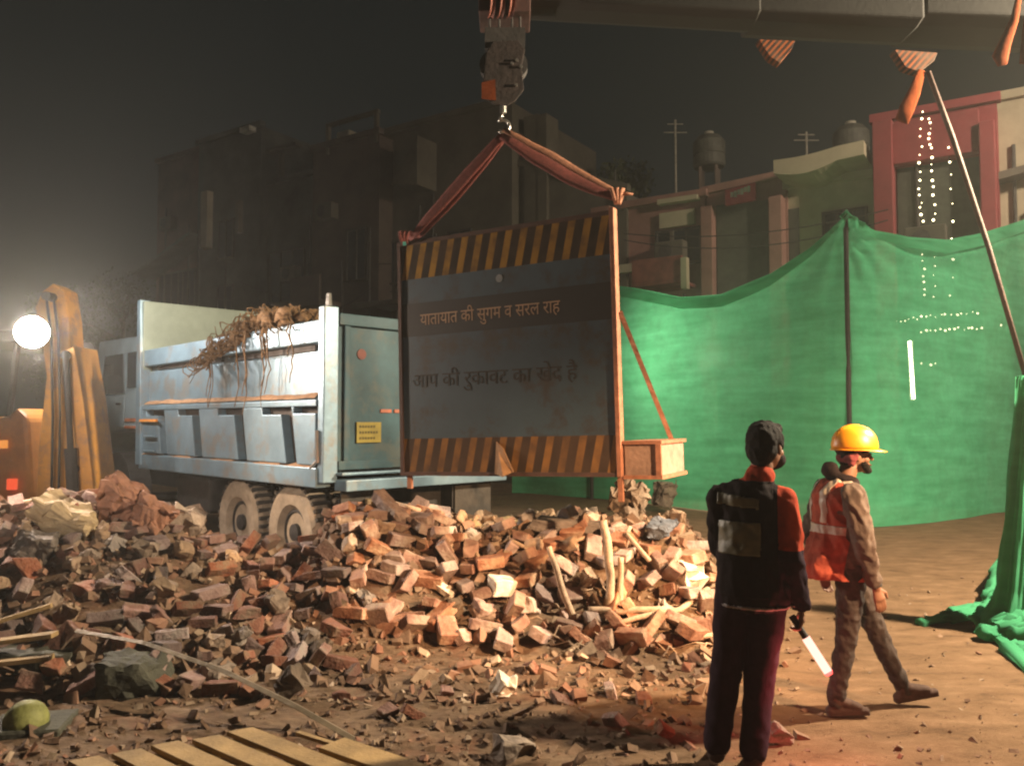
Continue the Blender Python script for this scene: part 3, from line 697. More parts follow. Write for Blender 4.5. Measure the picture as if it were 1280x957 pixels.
m_txt = mat('letter_tan', (.42,.28,.17), .7, var=.2, bump=0); m_txb = mat('letter_black', (.018,.014,.012), .7, bump=0)
text('यातायात की सुगम व सरल राह', .16, .24, 1.345, m_txt, 'lettering', 1.42, sh)
t2 = text('आप की रुकावट का खेद है', .19, .14, .76, m_txb, 'lettering', 1.66, sh); t2.location.y = .0025
s = MB(); s.lathe([(.035,0),(.035,.003)], rotmat((0,-1,0), (1.08,-.001,1.74)), 16); s.build('emblem', mat('emblem_pale', (.22,.25,.26), .6, bump=0), sh)
for a, b, nm in (((0,-.02,0),(.035,.05,BH),'frame_angle'), ((.035,-.02,BH-.035),(BW-.04,.05,BH),'frame_angle'), ((.035,-.02,0),(BW-.04,.05,.035),'frame_angle')):
    s = MB(); s.box(a, b); s.build(nm, mat('dark_rust', (.07,.035,.025), .8, var=.4, bump=.2), Bo)
s = MB(); s.box((BW-.04,-.03,-.0),(BW,.06,BH+.02)); s.build('frame_angle', M_rust, Bo, bevel=.004)
s = MB(); s.box((BW-.045,.0,-.20),(BW-.005,.04,-.002)); s.build('leg', M_rust, Bo)
s = MB(); s.box((.06,.0,-.12),(.10,.04,-.002)); s.build('leg', M_rust, Bo)
s = MB(); s.tube([(BW+.005,.04,1.35),(BW+.24,.62,.27)], .028, 4); s.build('brace', M_rust, Bo)
bx = MB(); bx.box((BW+.01,.02,.005),(BW+.31,.72,.27)); bxo = bx.build('ballast_box', M_ply, Bo, bevel=.008)
s = MB(); s.box((BW+.003,.0,.262),(BW+.33,.74,.29)); s.box((BW+.003,.0,-.018),(BW+.33,.74,.012)); s.box((BW+.28,-.0,.012),(BW+.325,.025,.262)); s.build('box_rim', M_rust, bxo)
for z in (.75,1.45):
    s = MB(); s.box((.04,.031,z),(BW-.05,.07,z+.04)); s.build('back_rail', M_rust, Bo)
# crumpled loose flap on the lower edge
s = MB(); s.prism([(1.0,-.02,.02),(1.12,-.10,.0),(1.20,-.05,.04),(1.10,-.04,.24),(1.02,-.015,.30)], (0,.012,0)); s.build('loose_flap', mat('tan_flap', (.33,.19,.09), .8), Bo)

# sling, hook
apex = P(629,168,6.9); cl = P(511,300,7.45); crn = P(776,248,6.52)
S = thing('lifting_sling', 'faded red web sling carrying the site barrier by both corners', 'sling', tuple(apex))
def strap(a, b, w, m, name, bow=0.06, fl=.18, side=(0,-.25,1)):
    pts = []
    for i in range(13):
        t = i/12; q = Vector(a).lerp(Vector(b), t) - Vector((0,0,bow*math.sin(PI*t))) + noise.noise_vector(Vector((t*5,a[0],b[0])))*.012
        pts.append(q-apex)
    s = MB(); s.tube(pts, [w*(.55+.45*math.sin(PI*min(1,max(0,.08+t/12*.95)))) for t in range(13)], 10, flat=fl, up=(.1,-1,.2)); return s.build(name, m, S, smooth=True)
strap(apex, cl, .055, M_red, 'strap', .0)
strap(apex+Vector((.02,.03,0)), cl+Vector((.05,.03,.0)), .045, M_red, 'strap', .03)
strap(apex, crn, .085, M_red, 'strap', .045)
strap(apex+Vector((.0,-.04,.03)), crn+Vector((0,-.04,.02)), .035, M_redl, 'strap', .0)
for c_ in (crn, cl):
    s = MB()
    for k in range(3):
        M = rotmat((1,-.2,.3*k-.3), c_-apex+Vector((-.03*k,0,.02))); s.lathe([(.05,-.015),(.07,-.015),(.07,.015),(.05,.015)], M, 14, close=True)
    s.tube([c_-apex+Vector((.0,0,.04)), c_-apex+Vector((.10,-.02,.03))], [.02,.008], 6)
    s.build('knot', M_redl if c_ is crn else M_red, S, smooth=True)
s = MB(); c_ = cl-apex; s.box(c_+Vector((-.05,-.05,-.06)), c_+Vector((-.02,-.03,.05))); s.build('tape_tag', mat('tag_teal', (.08,.42,.36), .6, bump=0), S)
for side in (-1, 1):
    pass
H = thing('hook_block', 'rust-orange pulley block with a steel hook below the crane boom', 'crane hook', tuple(P(629,165,6.9)))
h0 = Vector(H.location)
def LH(px, py, d=6.9): return P(px, py, d)-h0
s = MB(); pts = []
for i in range(15):
    a = R(-70+ i*19); pts.append(LH(629,158)+Vector((.055*math.cos(a-PI/2+.5), 0, .055*math.sin(a-PI/2+.5))))
s.tube(pts+[LH(629,140)], .014, 8); s.build('hook', M_chrome, H, smooth=True)
s = MB(); s.tube([LH(629,142), LH(629,128)], .03, 10); s.build('swivel', M_chrome, H)
for dy in (-.12,.10):
    s = MB(); s.prism([LH(q[0],q[1],6.9+dy) for q in ((606,122),(603,108),(608,66),(616,52),(648,50),(656,62),(652,84),(655,112),(644,126),(634,132),(616,130))], (0,.02,0))
    s.build('cheek_plate', mat('block_rust', (.02,.013,.011), .75, metal=.2, var=.5, scale=10, bump=.3), H, bevel=.005)
s = MB(); s.prism([LH(q[0],q[1],6.77) for q in ((602,124),(602,104),(619,100),(620,126))], (0,-.012,0)); s.build('warning_panel', M_orange, H)
for cx in (618, 641):
    s = MB(); c_ = LH(cx, 84, 6.9); s.lathe([(.04,-.05),(.13,-.05),(.10,-.02),(.10,.02),(.13,.05),(.04,.05)], rotmat((0,1,0), c_), 22); s.build('sheave', M_dark, H)
for (cx, cy) in ((646,76),(651,84),(640,80),(645,107)):
    s = MB(); c_ = LH(cx, cy, 6.775); s.lathe([(.013,-.005),(.013,.02)], rotmat((0,-1,0), c_), 6); s.build('bolt', M_chrome, H)
s = MB(); s.box(LH(606,60,6.8), LH(656,48,7.0)); s.build('rope_guard', M_dark, H)

# ------------------------------------------------------------------ crane boom
def bd_(px): return 7.0-(px-630)/650*.9
Cn = thing('crane_boom', 'dark telescopic crane boom reaching in above the hanging barrier', 'crane', tuple(P(1280,60,bd_(1280))))
c0 = Vector(Cn.location)
def sect(pa, ya, pb, yb, hgt_, dep, name, bev=.02):
    a = P(pa, ya, bd_(pa)+dep)-c0-Vector((0,dep,0)); b = P(pb, yb, bd_(pb)+dep)-c0-Vector((0,dep,0))
    s = MB(); o1 = Vector((0,dep,0)); up_ = Vector((0,0,hgt_)); i1 = Vector((0,dep*.25,-.03)); i2 = Vector((0,dep*.75,-.03))
    n = 6; ring = lambda p: [p, p+i1, p+i2, p+o1, p+o1+up_, p+up_]
    vs = ring(a)+ring(b); fs = [tuple(range(6))[::-1], tuple(range(6,12))]+[(i,(i+1)%6,6+(i+1)%6,6+i) for i in range(6)]
    s.add(vs, fs); return s.build(name, M_boom, Cn, bevel=bev)
sect(655,26,935,42,.50,.40,'boom_section')
sect(925,48,1120,58,.60,.50,'boom_section')
sect(1112,60,1700,86,.72,.62,'boom_section')
m_wr = striped('orange_bands', (.012,.007,.005), (.13,.033,.008), .055, .9, .55)
for (px, y_, tri) in ((972,49,((948,0),(994,2),(990,12),(975,30),(962,22))), (1145,62,((1118,0),(1172,4),(1168,14),(1150,28),(1132,22)))):
    s = MB(); d = bd_(px)+.12
    s.prism([P(x, y_+dy, d)-c0 for x, dy in tri], (0,.10,0)); s.build('guide_bracket', m_wr, Cn, bevel=.004)
s = MB(); s.tube([P(612,-90,6.9)-c0, P(656,-90,6.95)-c0], .02, 6); s.box(P(598,14,6.8)-c0, P(662,-60,7.2)-c0); s.build('boom_head', mat('head_rust', (.045,.018,.014), .7, var=.4), Cn, bevel=.03)
for px in (612,624,640,650):
    s = MB(); s.tube([P(px,14,6.9)-c0, P(px,62,6.9)-c0], .010, 6); s.build('hoist_rope', M_dark, Cn)
for i, px in enumerate((610,622,634)):
    s = MB(); s.lathe([(.03,-.02),(.13,-.02),(.11,0),(.13,.02),(.03,.02)], rotmat((1,.2,0), P(px+4,4,6.85)-c0), 20); s.build('head_sheave', mat('sheave_orange', (.17,.05,.03), .7, var=.4), Cn)
# orange straps
def hang(name, pts, w, label, m=M_orange, fl=.25, cat='strap'):
    b = Vector(pts[0]); s = MB(); s.tube([Vector(p)-b for p in pts], w, 8, flat=fl, up=(0,-1,0)); o = s.build(name, m, smooth=True); o.location = b; return tag(o, label, cat)
hang('orange_strap', [P(1152,88,6.2),P(1143,115,6.2),P(1134,135,6.2),P(1127,152,6.2)], [.03,.05,.06,.055], 'orange strap hanging from the second boom bracket')
hang('orange_strap', [P(1275,-10,5.6),P(1268,25,5.6),P(1256,55,5.6),P(1250,72,5.6),P(1253,82,5.6)], [.02,.03,.045,.06,.035], 'glowing orange strap end hanging in the top corner, longer of two')
hang('orange_strap', [P(1284,20,5.55),P(1282,50,5.55),P(1281,80,5.55)], [.02,.03,.04], 'glowing orange strap at the very edge beside the longer one')
hang('guy_pole', [P(1160,90,6.2),P(1190,170,6.25),P(1236,310,6.4),P(1282,470,6.5)], .021, 'slim brown steel pole slanting from the boom to the gathered net', mat('brown_pole', (.075,.045,.035), .7), 1., 'pole')

# ------------------------------------------------------------------ green netting
def net_material(tr, k0=1.):
    m = bpy.data.materials.new('green_net'); m.use_nodes = True
    nt = m.node_tree; nt.nodes.clear(); N = nt.nodes.new; L = nt.links.new
    out = N('ShaderNodeOutputMaterial'); d = N('ShaderNodeBsdfDiffuse'); t = N('ShaderNodeBsdfTranslucent'); tp = N('ShaderNodeBsdfTransparent')
    tc = N('ShaderNodeTexCoord'); n = N('ShaderNodeTexNoise'); mp = N('ShaderNodeMapping'); mp.inputs['Scale'].default_value = (.5,.5,3.5)
    L(tc.outputs['Object'], mp.inputs[0]); L(mp.outputs[0], n.inputs['Vector']); n.inputs['Scale'].default_value = 2; n.inputs['Detail'].default_value = 8
    r = N('ShaderNodeValToRGB'); r.color_ramp.elements[0].position = .3; r.color_ramp.elements[1].position = .72
    r.color_ramp.elements[0].color = (k0*.085,k0*.43,k0*.21,1); r.color_ramp.elements[1].color = (k0*.14,k0*.60,k0*.32,1); L(n.outputs['Fac'], r.inputs[0])
    L(r.outputs[0], d.inputs[0]); L(r.outputs[0], t.inputs[0])
    wv = N('ShaderNodeTexNoise'); wv.inputs['Scale'].default_value = 420; L(tc.outputs['Object'], wv.inputs['Vector'])
    bp = N('ShaderNodeBump'); bp.inputs['Strength'].default_value = .3; bp.inputs['Distance'].default_value = .005; L(wv.outputs['Fac'], bp.inputs['Height']); L(bp.outputs[0], d.inputs['Normal'])
    m1 = N('ShaderNodeMixShader'); m1.inputs[0].default_value = .42; L(d.outputs[0], m1.inputs[1]); L(t.outputs[0], m1.inputs[2])
    m2 = N('ShaderNodeMixShader'); 
    pt = N('ShaderNodeTexNoise'); pt.inputs['Scale'].default_value = 3.5; pt.inputs['Detail'].default_value = 10; pt.inputs['Roughness'].default_value = .75; L(tc.outputs['Object'], pt.inputs['Vector'])
    pr = N('ShaderNodeMapRange'); pr.inputs['From Min'].default_value = .35; pr.inputs['From Max'].default_value = .7; pr.inputs['To Min'].default_value = tr*.4; pr.inputs['To Max'].default_value = tr*1.7; L(pt.outputs['Fac'], pr.inputs[0]); L(pr.outputs[0], m2.inputs[0]); L(m1.outputs[0], m2.inputs[1]); L(tp.outputs[0], m2.inputs[2])
    L(m2.outputs[0], out.inputs[0]); return m
M_net = net_material(.2); M_net2 = net_material(.03, .7)
DP = [(640,19.0),(780,17.0),(880,15.2),(980,13.6),(1063,12.6),(1160,13.4),(1262,15.2),(1330,16.5),(1500,19.)]
TOPY = [(640,345),(700,352),(782,360),(850,373),(900,370),(960,345),(1010,312),(1057,268),(1090,290),(1130,300),(1180,303),(1230,292),(1280,276),(1400,230),(1500,210)]
def lerp_t(t, x):
    if x <= t[0][0]: return t[0][1]
    for (a, b), (c, d) in zip(t, t[1:]):
        if x <= c: return b+(d-b)*(x-a)/(c-a)
    return t[-1][1]
def netting():
    T_ = thing('green_net_fence', 'green shade netting strung between dark poles behind the workers', 'netting', tuple(Vector((P(1063,660,12.6).x, 12.6, 0))))
    t0 = Vector(T_.location); nx, nz = 240, 60; vs = []
    for j in range(nz+1):
        v = j/nz
        for i in range(nx+1):
            px = 640+860*i/nx; d = lerp_t(DP, px)
            # smooth depth
            d = sum(lerp_t(DP, px+k*12) for k in range(-3,4))/7
            top = P(px, lerp_t(TOPY, px), d); x = top.x; g = .02
            z = g+(top.z-g)*v
            dx = abs(px-1057)
            w = .12*noise.noise(Vector((x*1.3, z*.5, 0))) + .05*noise.noise(Vector((x*.8+z*1.1, z*2.2-x*.9, 5))) + .05*math.sin(z*3.0+x*.7)*noise.noise(Vector((x*.5,z*.4,8)))
            w += .08*math.sin(v*PI)*math.sin(x*.9+1)
            # folds radiating from the pole head
            rr_ = math.hypot(x-P(1057,268,12.6).x, z-4.9); an = math.atan2(z-4.9, x-P(1057,268,12.6).x)
            w += .05*math.sin(an*18)*math.exp(-rr_*.9)
            if v > .93: w -= .05
            vs.append(Vector((x, d+w, z))-t0)
    fs = [(j*(nx+1)+i, j*(nx+1)+i+1, (j+1)*(nx+1)+i+1, (j+1)*(nx+1)+i) for j in range(nz) for i in range(nx)]
    m = MB(); m.add(vs, fs); sh = m.build('net_sheet', M_net, T_, smooth=True)
    # doubled hem along the top
    m = MB(); hem = []
    for i in range(nx+1):
        p = vs[nz*(nx+1)+i]; hem.append(p)
    for k, (o1, o2) in enumerate(((.02,-.05),(-.05,-.22))):
        vv = []
        for i, p in enumerate(hem):
            px = 640+860*i/nx; wid = .35+.65*min(1, abs(px-1057)/120)
            vv += [p+Vector((0,-.05-.03*k,o1*wid)), p+Vector((0,-.07+.03*math.sin(i*.3),o2*wid))]
        m.add(vv, [(2*i,2*i+1,2*i+3,2*i+2) for i in range(nx)])
    m.build('hem', net_material(.03, .8), sh, smooth=True)
    for (px, ty) in ((1057,266),(740,356),(1420,235)):
        d = sum(lerp_t(DP, px+k*12) for k in range(-3,4))/7-.06
        a = P(px, ty, d); b = Vector((P(px+7 if px==1057 else px, 660, d).x, d, 0)); s = MB(); s.tube([b-t0, a-t0+Vector((0,0,.05))], .04, 10); s.build('pole', mat('net_pole', (.03,.028,.022), .7, bump=.1), T_)
    s = MB(); c_ = P(1057,268,sum(lerp_t(DP, 1057+k*12) for k in range(-3,4))/7-.1)-t0; s.tube([c_+Vector((-.07,0,-.05)), c_+Vector((0,-.02,.04)), c_+Vector((.08,0,-.05))], .035, 8); s.build('tie', M_net2, T_, smooth=True)
netting()
# gathered end of the net at the right edge
def bunch():
    T_ = thing('gathered_net', 'bunched green net hanging at the edge, its end heaped on the ground', 'netting', (4.22, 6.5, 0))
    t0 = Vector(T_.location); nz, na = 90, 150; vs = []
    ctr = [(2.0,(1286,470)),(1.6,(1284,530)),(1.2,(1279,600)),(.8,(1276,660)),(.45,(1272,715)),(.2,(1268,755)),(.02,(1262,790))]
    for j in range(nz+1):
        v = j/nz; k = v*(len(ctr)-1); i0 = min(int(k), len(ctr)-2); f = k-i0
        px = ctr[i0][1][0]*(1-f)+ctr[i0+1][1][0]*f; py = ctr[i0][1][1]*(1-f)+ctr[i0+1][1][1]*f
        c_ = P(px, py, 6.5)-t0; c_.z = max(.0, c_.z)
        r = .075+.06*v+.16*max(0,v-.75)**1.2*3
        for a in range(na):
            an = 2*PI*a/na; fold = 1+.20*math.sin(an*6+v*2.5+noise.noise(Vector((an,v*3,0)))*2)+.14*math.sin(an*15+v*5)+.16*noise.noise(Vector((math.cos(an)*5,math.sin(an)*5,v*5)))+.07*noise.noise(Vector((math.cos(an)*14,math.sin(an)*14,v*9)))
            vs.append(c_+Vector((math.cos(an)*r*fold, math.sin(an)*r*fold, .02*noise.noise(Vector((an,v*9,3))))))
    fs = [(j*na+a, j*na+(a+1)%na, (j+1)*na+(a+1)%na, (j+1)*na+a) for j in range(nz) for a in range(na)]
    m = MB(); m.add(vs, fs); m.build('hanging_net', M_net2, T_, smooth=True)
    # crumpled heap: several thick folded rolls
    rl = random.Random(9); m = MB()
    def roll(pts, r, seg=30):
        path = []
        for i in range(len(pts)-1):
            for k in range(22): path.append(Vector(pts[i]).lerp(Vector(pts[i+1]), k/8))
        path.append(Vector(pts[-1])); n = len(path)
        path = [p+noise.noise_vector((p+t0)*5)*.03 for p in path]
        base = len(m.v); m.tube(path, [r*(.45+.55*math.sin(PI*(i+1)/(n+1)))*(1+.2*noise.noise(path[i]*9)) for i in range(n)], seg, flat=.7)
        for q in range(base, len(m.v)):
            v = Vector(m.v[q]); m.v[q] = tuple(v+noise.noise_vector(v*14)*.03+noise.noise_vector(Vector((v.x*22,v.y*22,v.z*50)))*.016)
    g = lambda px, py, dz: gp(px, py, dz)-t0
    roll([g(1150,782,.02), g(1180,778,.04), g(1215,772,.06), g(1250,765,.08)], .075)
    roll([g(1222,800,.04), g(1245,800,.08), g(1290,800,.08)], .13)
    roll([g(1215,790,.10), g(1240,775,.16), g(1275,770,.18), g(1300,785,.1)], .085)
    roll([g(1235,765,.12), g(1255,745,.2), g(1285,745,.2)], .12)
    roll([g(1225,785,.05), g(1262,815,.03), g(1300,812,.03)], .06)
    m.build('net_heap', M_net2, T_, smooth=True)
bunch()

# ------------------------------------------------------------------ buildings along the far street
FA = Vector((-14.1, 32.0, 0)); FB = Vector((9.9, 16.0, 0)); FD = (FB-FA).normalized(); FN = Vector((-FD.y, FD.x, 0))   # FN points away
def onl(px, off=0.):
    u = (px-640)/1000; a = FA+FN*off
    t = (a.x-u*a.y)/(u*FD.y-FD.x); return a+FD*t
rotF = math.atan2(FD.y, FD.x)
def zpx(px, py, off=0.):
    q = onl(px, off); return P(px, py, q.y).z
def facade(name, label, px0, px1, top_py0, off, m, depth=5., top1=None, roof=True, group=None):
    a = onl(px0, off); b = onl(px1, off); L_ = (b-a).length
    z0 = P(px0, top_py0, a.y).z; z1 = z0 if top1 is None else P(px1, top1, b.y).z
    T_ = thing(name, label, 'building', (a.x, a.y, 0), rotF, group)
    s = MB(); s.hexa([(0,0,0),(L_,0,0),(L_,depth,0),(0,depth,0),(0,0,z0),(L_,0,z1),(L_,depth,z1),(0,depth,z0)]); s.build('wall', m, T_)
    if roof:
        s = MB(); s.hexa([(-.08,-.12,z0),(L_+.08,-.12,z1),(L_+.08,.1,z1),(-.08,.1,z0),(-.08,-.12,z0+.18),(L_+.08,-.12,z1+.18),(L_+.08,.1,z1+.18),(-.08,.1,z0+.18)]); s.build('parapet', m, T_, bevel=.01)
    def lx(px): return (onl(px, off)-a).length*(1 if px >= px0 else -1)
    def lz(px, py): return zpx(px, py, off)
    return T_, lx, lz, L_
def window(T_, x0, x1, z0, z1, fm, pane=M_glass, bars=2, sub=True):
    s = MB(); t = .06
    s.box((x0,-.06,z0),(x0+t,.0-.001,z1)); s.box((x1-t,-.06,z0),(x1,-.001,z1)); s.box((x0+t,-.06,z1-t),(x1-t,-.001,z1)); s.box((x0-.05,-.12,z0-t),(x1+.05,-.001,z0))
    for k in range(1, bars):
        x = x0+(x1-x0)*k/bars; s.box((x-.02,-.05,z0),(x+.02,-.02,z1-t))
    w = s.build('window', fm, T_)
    s = MB(); s.box((x0+t,-.02,z0),(x1-t,-.003,z1-t)); s.build('pane', pane, w)
    return w
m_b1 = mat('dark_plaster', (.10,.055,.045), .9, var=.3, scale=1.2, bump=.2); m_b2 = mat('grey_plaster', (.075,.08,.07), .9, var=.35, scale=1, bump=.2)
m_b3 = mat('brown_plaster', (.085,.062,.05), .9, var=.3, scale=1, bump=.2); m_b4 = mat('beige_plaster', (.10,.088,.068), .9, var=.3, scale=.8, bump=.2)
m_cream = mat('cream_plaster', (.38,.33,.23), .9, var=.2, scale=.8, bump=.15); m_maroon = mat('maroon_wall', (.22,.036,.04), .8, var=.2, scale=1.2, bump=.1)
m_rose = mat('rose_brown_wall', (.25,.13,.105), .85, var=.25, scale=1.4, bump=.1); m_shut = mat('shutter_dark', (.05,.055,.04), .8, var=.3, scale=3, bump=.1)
m_frame = mat('window_frame_pale', (.22,.20,.16), .8, bump=.1); m_frd = mat('window_frame_dark', (.05,.045,.04), .8, bump=.1)
m_balc = mat('balcony_red', (.19,.06,.045), .85, var=.35, scale=3, bump=.15)
# 1 far dark house
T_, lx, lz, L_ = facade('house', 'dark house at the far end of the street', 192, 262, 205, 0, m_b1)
for k in range(3):
    for j in range(2): window(T_, .6+k*2.0 if .6+k*2.0+1 < L_ else .3, min(L_-.2, 1.6+k*2.0), 3.2+3.0*j, 4.6+3.0*j, m_frd)
s = MB(); s.hexa([(-.1,-1.0,7.4),(L_,-1.0,8.6),(L_,-.01,8.6),(-.1,-.01,7.4),(-.1,-1.0,7.5),(L_,-1.0,8.7),(L_,-.01,8.7),(-.1,-.01,7.5)]); s.build('awning', m_b2, T_)
# 2 grey narrow house with pale pillar
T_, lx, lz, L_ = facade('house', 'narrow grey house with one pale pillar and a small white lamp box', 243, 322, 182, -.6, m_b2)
s = MB(); s.box((lx(254),-.25,lz(254,312)),(lx(262),-.002,lz(254,242))); s.build('pillar', m_cream, T_)
s = MB(); s.box((lx(296),-.2,lz(296,292)),(lx(300),-.002,lz(296,252))); s.build('pillar', m_b4, T_)
s = MB(); s.box((lx(306),-.4,lz(306,170)),(lx(318),-.1,lz(306,164))); s.build('lamp_box', mat('white_box', (.6,.58,.5), .6), T_)
for j in range(3): window(T_, lx(270), lx(290), 2.8+2.4*j, 4.2+2.4*j, m_frd)
# 3 unfinished roof frame building
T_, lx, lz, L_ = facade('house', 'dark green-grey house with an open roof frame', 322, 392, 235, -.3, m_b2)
s = MB(); z = lz(322,195); s.box((0,-.1,z),(lx(368),.2,z+.12)); s.box((lx(345),-.05,lz(345,228)),(lx(349),.1,z)); s.box((lx(324),-.05,lz(324,232)),(lx(327),.1,z)); s.build('roof_frame', m_b4, T_)
window(T_, lx(330), lx(352), 3.0, 4.8, m_frd); window(T_, lx(362), lx(382), 3.0, 4.8, m_frd); window(T_, lx(335), lx(380), 5.8, 7.6, m_frd, bars=3)
# 4 tall brown block with box frame on the roof
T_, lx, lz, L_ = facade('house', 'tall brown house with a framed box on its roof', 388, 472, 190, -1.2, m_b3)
s = MB(); z0 = lz(405,190)+.2; z1 = lz(405,160)
for x in (lx(405), lx(466)): s.box((x,-.05,z0-.3),(x+.12,.07,z1))
s.box((lx(405),-.05,z1),(lx(467)+.12,.07,z1+.12)); s.build('roof_frame', m_b4, T_)
s = MB(); s.box((lx(408),.3,z0-.3),(lx(424),1.4,z0+.5)); s.build('water_tank', m_cream, T_, bevel=.05)
window(T_, lx(398), lx(414), 3.2, 4.8, m_frd); window(T_, lx(432), lx(458), 3.2, 4.8, m_frd); window(T_, lx(432), lx(458), 6.0, 7.6, m_frd)
s = MB(); s.box((lx(392),-1.0,5.2),(lx(428),-.002,5.35)); s.box((lx(392),-1.0,5.35),(lx(428),-.92,6.1)); s.build('balcony', m_b3, T_)
# 5 beige block behind the barrier
T_, lx, lz, L_ = facade('house', 'wide beige house rising behind the hanging barrier', 470, 640, 172, -.6, m_b4)
s = MB(); s.prism([(lx(512),-.9,lz(512,240)),(lx(545),-.9,lz(545,180)),(lx(545),-.9,lz(545,240))], (0,.88,0)); s.build('stair_wall', m_b4, T_)
for a, b in ((482,505),(520,545),(560,590)):
    window(T_, lx(a), lx(b), 3.0, 4.6, m_frd); window(T_, lx(a), lx(b), 5.9, 7.2, m_frd)
s = MB(); s.box((0,-1.1,5.05),(L_,-.002,5.2)); s.build('balcony', m_b4, T_, bevel=.01)
T_, lx, lz, L_ = facade('house', 'house with a slim pale tower wall above the right strap', 640, 785, 205, -.2, m_b4, top1=240)
s = MB(); s.box((lx(658),-.12,4),(lx(676),.5,lz(660,148))); s.box((lx(676),-.14,4),(lx(687),.5,lz(676,146))); s.build('tower_wall', m_b4, T_)
window(T_, lx(700), lx(730), 5.2, 6.4, m_frd)
s = MB(); s.box((lx(745),-.25,1),(lx(768),-.002,lz(750,262))); s.build('pillar', m_rose, T_)
# 6 low shop with parapet and balcony
T_, lx, lz, L_ = facade('shop_building', 'low shop with a pale parapet strip and red balcony', 778, 884, 262, -.1, m_rose, top1=246)
s = MB(); z = lz(828,255); s.hexa([(lx(828),-.22,lz(828,258)),(lx(878),-.22,lz(878,251)),(lx(878),-.002,lz(878,251)),(lx(828),-.002,lz(828,258)),(lx(828),-.22,lz(828,252)),(lx(878),-.22,lz(878,245)),(lx(878),-.002,lz(878,245)),(lx(828),-.002,lz(828,252))]); s.build('cornice', m_cream, T_)
s = MB(); s.box((lx(828),-.10,lz(828,287)),(lx(872),-.003,lz(828,268))); s.build('sign_panel', m_cream, T_)
window(T_, lx(822), lx(880), lz(822,332), lz(822,290), m_frd, bars=3)
s = MB(); s.box((lx(842),-.14,lz(842,330)),(lx(846),-.08,lz(842,290))); s.build('downpipe', m_b4, T_)
s = MB(); s.box((lx(812),-1.0,lz(812,362)),(lx(873),-.9,lz(812,334))); s.box((lx(812),-1.0,lz(812,366)),(lx(873),-.002,lz(812,362))); s.build('balcony', m_balc, T_, bevel=.01)
s = MB(); s.box((lx(873),-1.06,lz(873,368)),(lx(880),-.88,lz(873,331))); s.build('pillar', m_cream, T_)
s = MB(); s.box((lx(784),-.5,lz(784,345)),(lx(808),-.3,lz(784,335))); s.build('ledge', m_cream, T_)
# 7 gate building with red sign
T_, lx, lz, L_ = facade('shop_building', 'rose-brown building with a tall dark shutter under a red sign', 884, 988, 244, .0, m_rose, top1=222)
s = MB(); s.hexa([(lx(900),-.10,.2),(lx(967),-.10,.2),(lx(967),-.003,.2),(lx(900),-.003,.2),(lx(900),-.10,lz(900,258)),(lx(967),-.10,lz(967,250)),(lx(967),-.003,lz(967,250)),(lx(900),-.003,lz(900,258))]); s.build('shutter', m_shut, T_)
for a, b in ((884,899),(969,986)):
    s = MB(); s.box((lx(a),-.35,0),(lx(b),-.002,lz(a,262 if a<900 else 250))); s.build('pillar', m_rose, T_, bevel=.02)
s = MB(); s.hexa([(lx(913),-.2,lz(913,259)),(lx(951),-.2,lz(951,252)),(lx(951),-.11,lz(951,252)),(lx(913),-.11,lz(913,259)),(lx(913),-.2,lz(913,240)),(lx(951),-.2,lz(951,231)),(lx(951),-.11,lz(951,231)),(lx(913),-.11,lz(913,240))]); sg = s.build('red_sign', mat('sign_red', (.60,.08,.10), .6, var=.15), T_)
s = MB()
for k in range(6): x = lx(920+k*4.2); z = lz(920, 246-k*.9); s.box((x,-.206,z-.06-.03*(k%2)),(x+.07,-.201,z+.06)); 
s.build('sign_marks', mat('sign_white', (.6,.5,.45), .7, bump=0), sg)
# 8 cream building with canopy
T_, lx, lz, L_ = facade('shop_building', 'cream building with a curved roof canopy behind the net', 988, 1098, 238, .1, m_cream, top1=222)
s = MB(); vs = []; n = 14
for i in range(n+1):
    x = L_*i/n; dip = .22*math.sin(PI*min(1,i/n*1.4)); z = lz(988,232)+(lz(1098,210)-lz(988,232))*i/n
    vs += [(x,-1.1,z-dip*.6),(x,-.002,z-dip),(x,-.002,z+.22),(x,-1.1,z+.30-dip*.2)]
fs = [(i*4+k,i*4+(k+1)%4,(i+1)*4+(k+1)%4,(i+1)*4+k) for i in range(n) for k in range(4)]+[(3,2,1,0),(n*4,n*4+1,n*4+2,n*4+3)]
s.add(vs, fs); s.build('canopy', m_cream, T_)
s = MB(); s.box((lx(990),-.05,.2),(lx(1003),-.003,lz(990,262))); s.build('door', m_shut, T_)
window(T_, lx(1032), lx(1090), lz(1032,300), lz(1032,266), m_frd, bars=3)
# 9 maroon building
T_, lx, lz, L_ = facade('shop_building', 'tall maroon building hung with strings of fairy lights', 1100, 1256, 155, -.4, m_maroon, top1=128)
s = MB(); s.box((lx(1128),-.03,1),(lx(1232),-.003,lz(1128,212))); s.build('window', m_shut, T_)
for a, b in ((1101,1126),(1234,1254)):
    s = MB(); s.box((lx(a),-.4,0),(lx(b),-.032,lz(a,160))); s.build('pillar', m_maroon, T_, bevel=.02)
s = MB(); s.box((lx(1126),-.3,lz(1128,210)),(lx(1234),-.031,lz(1128,160))); s.build('sign_panel', m_maroon, T_, bevel=.01)
maroon_lx, maroon_lz = lx, lz
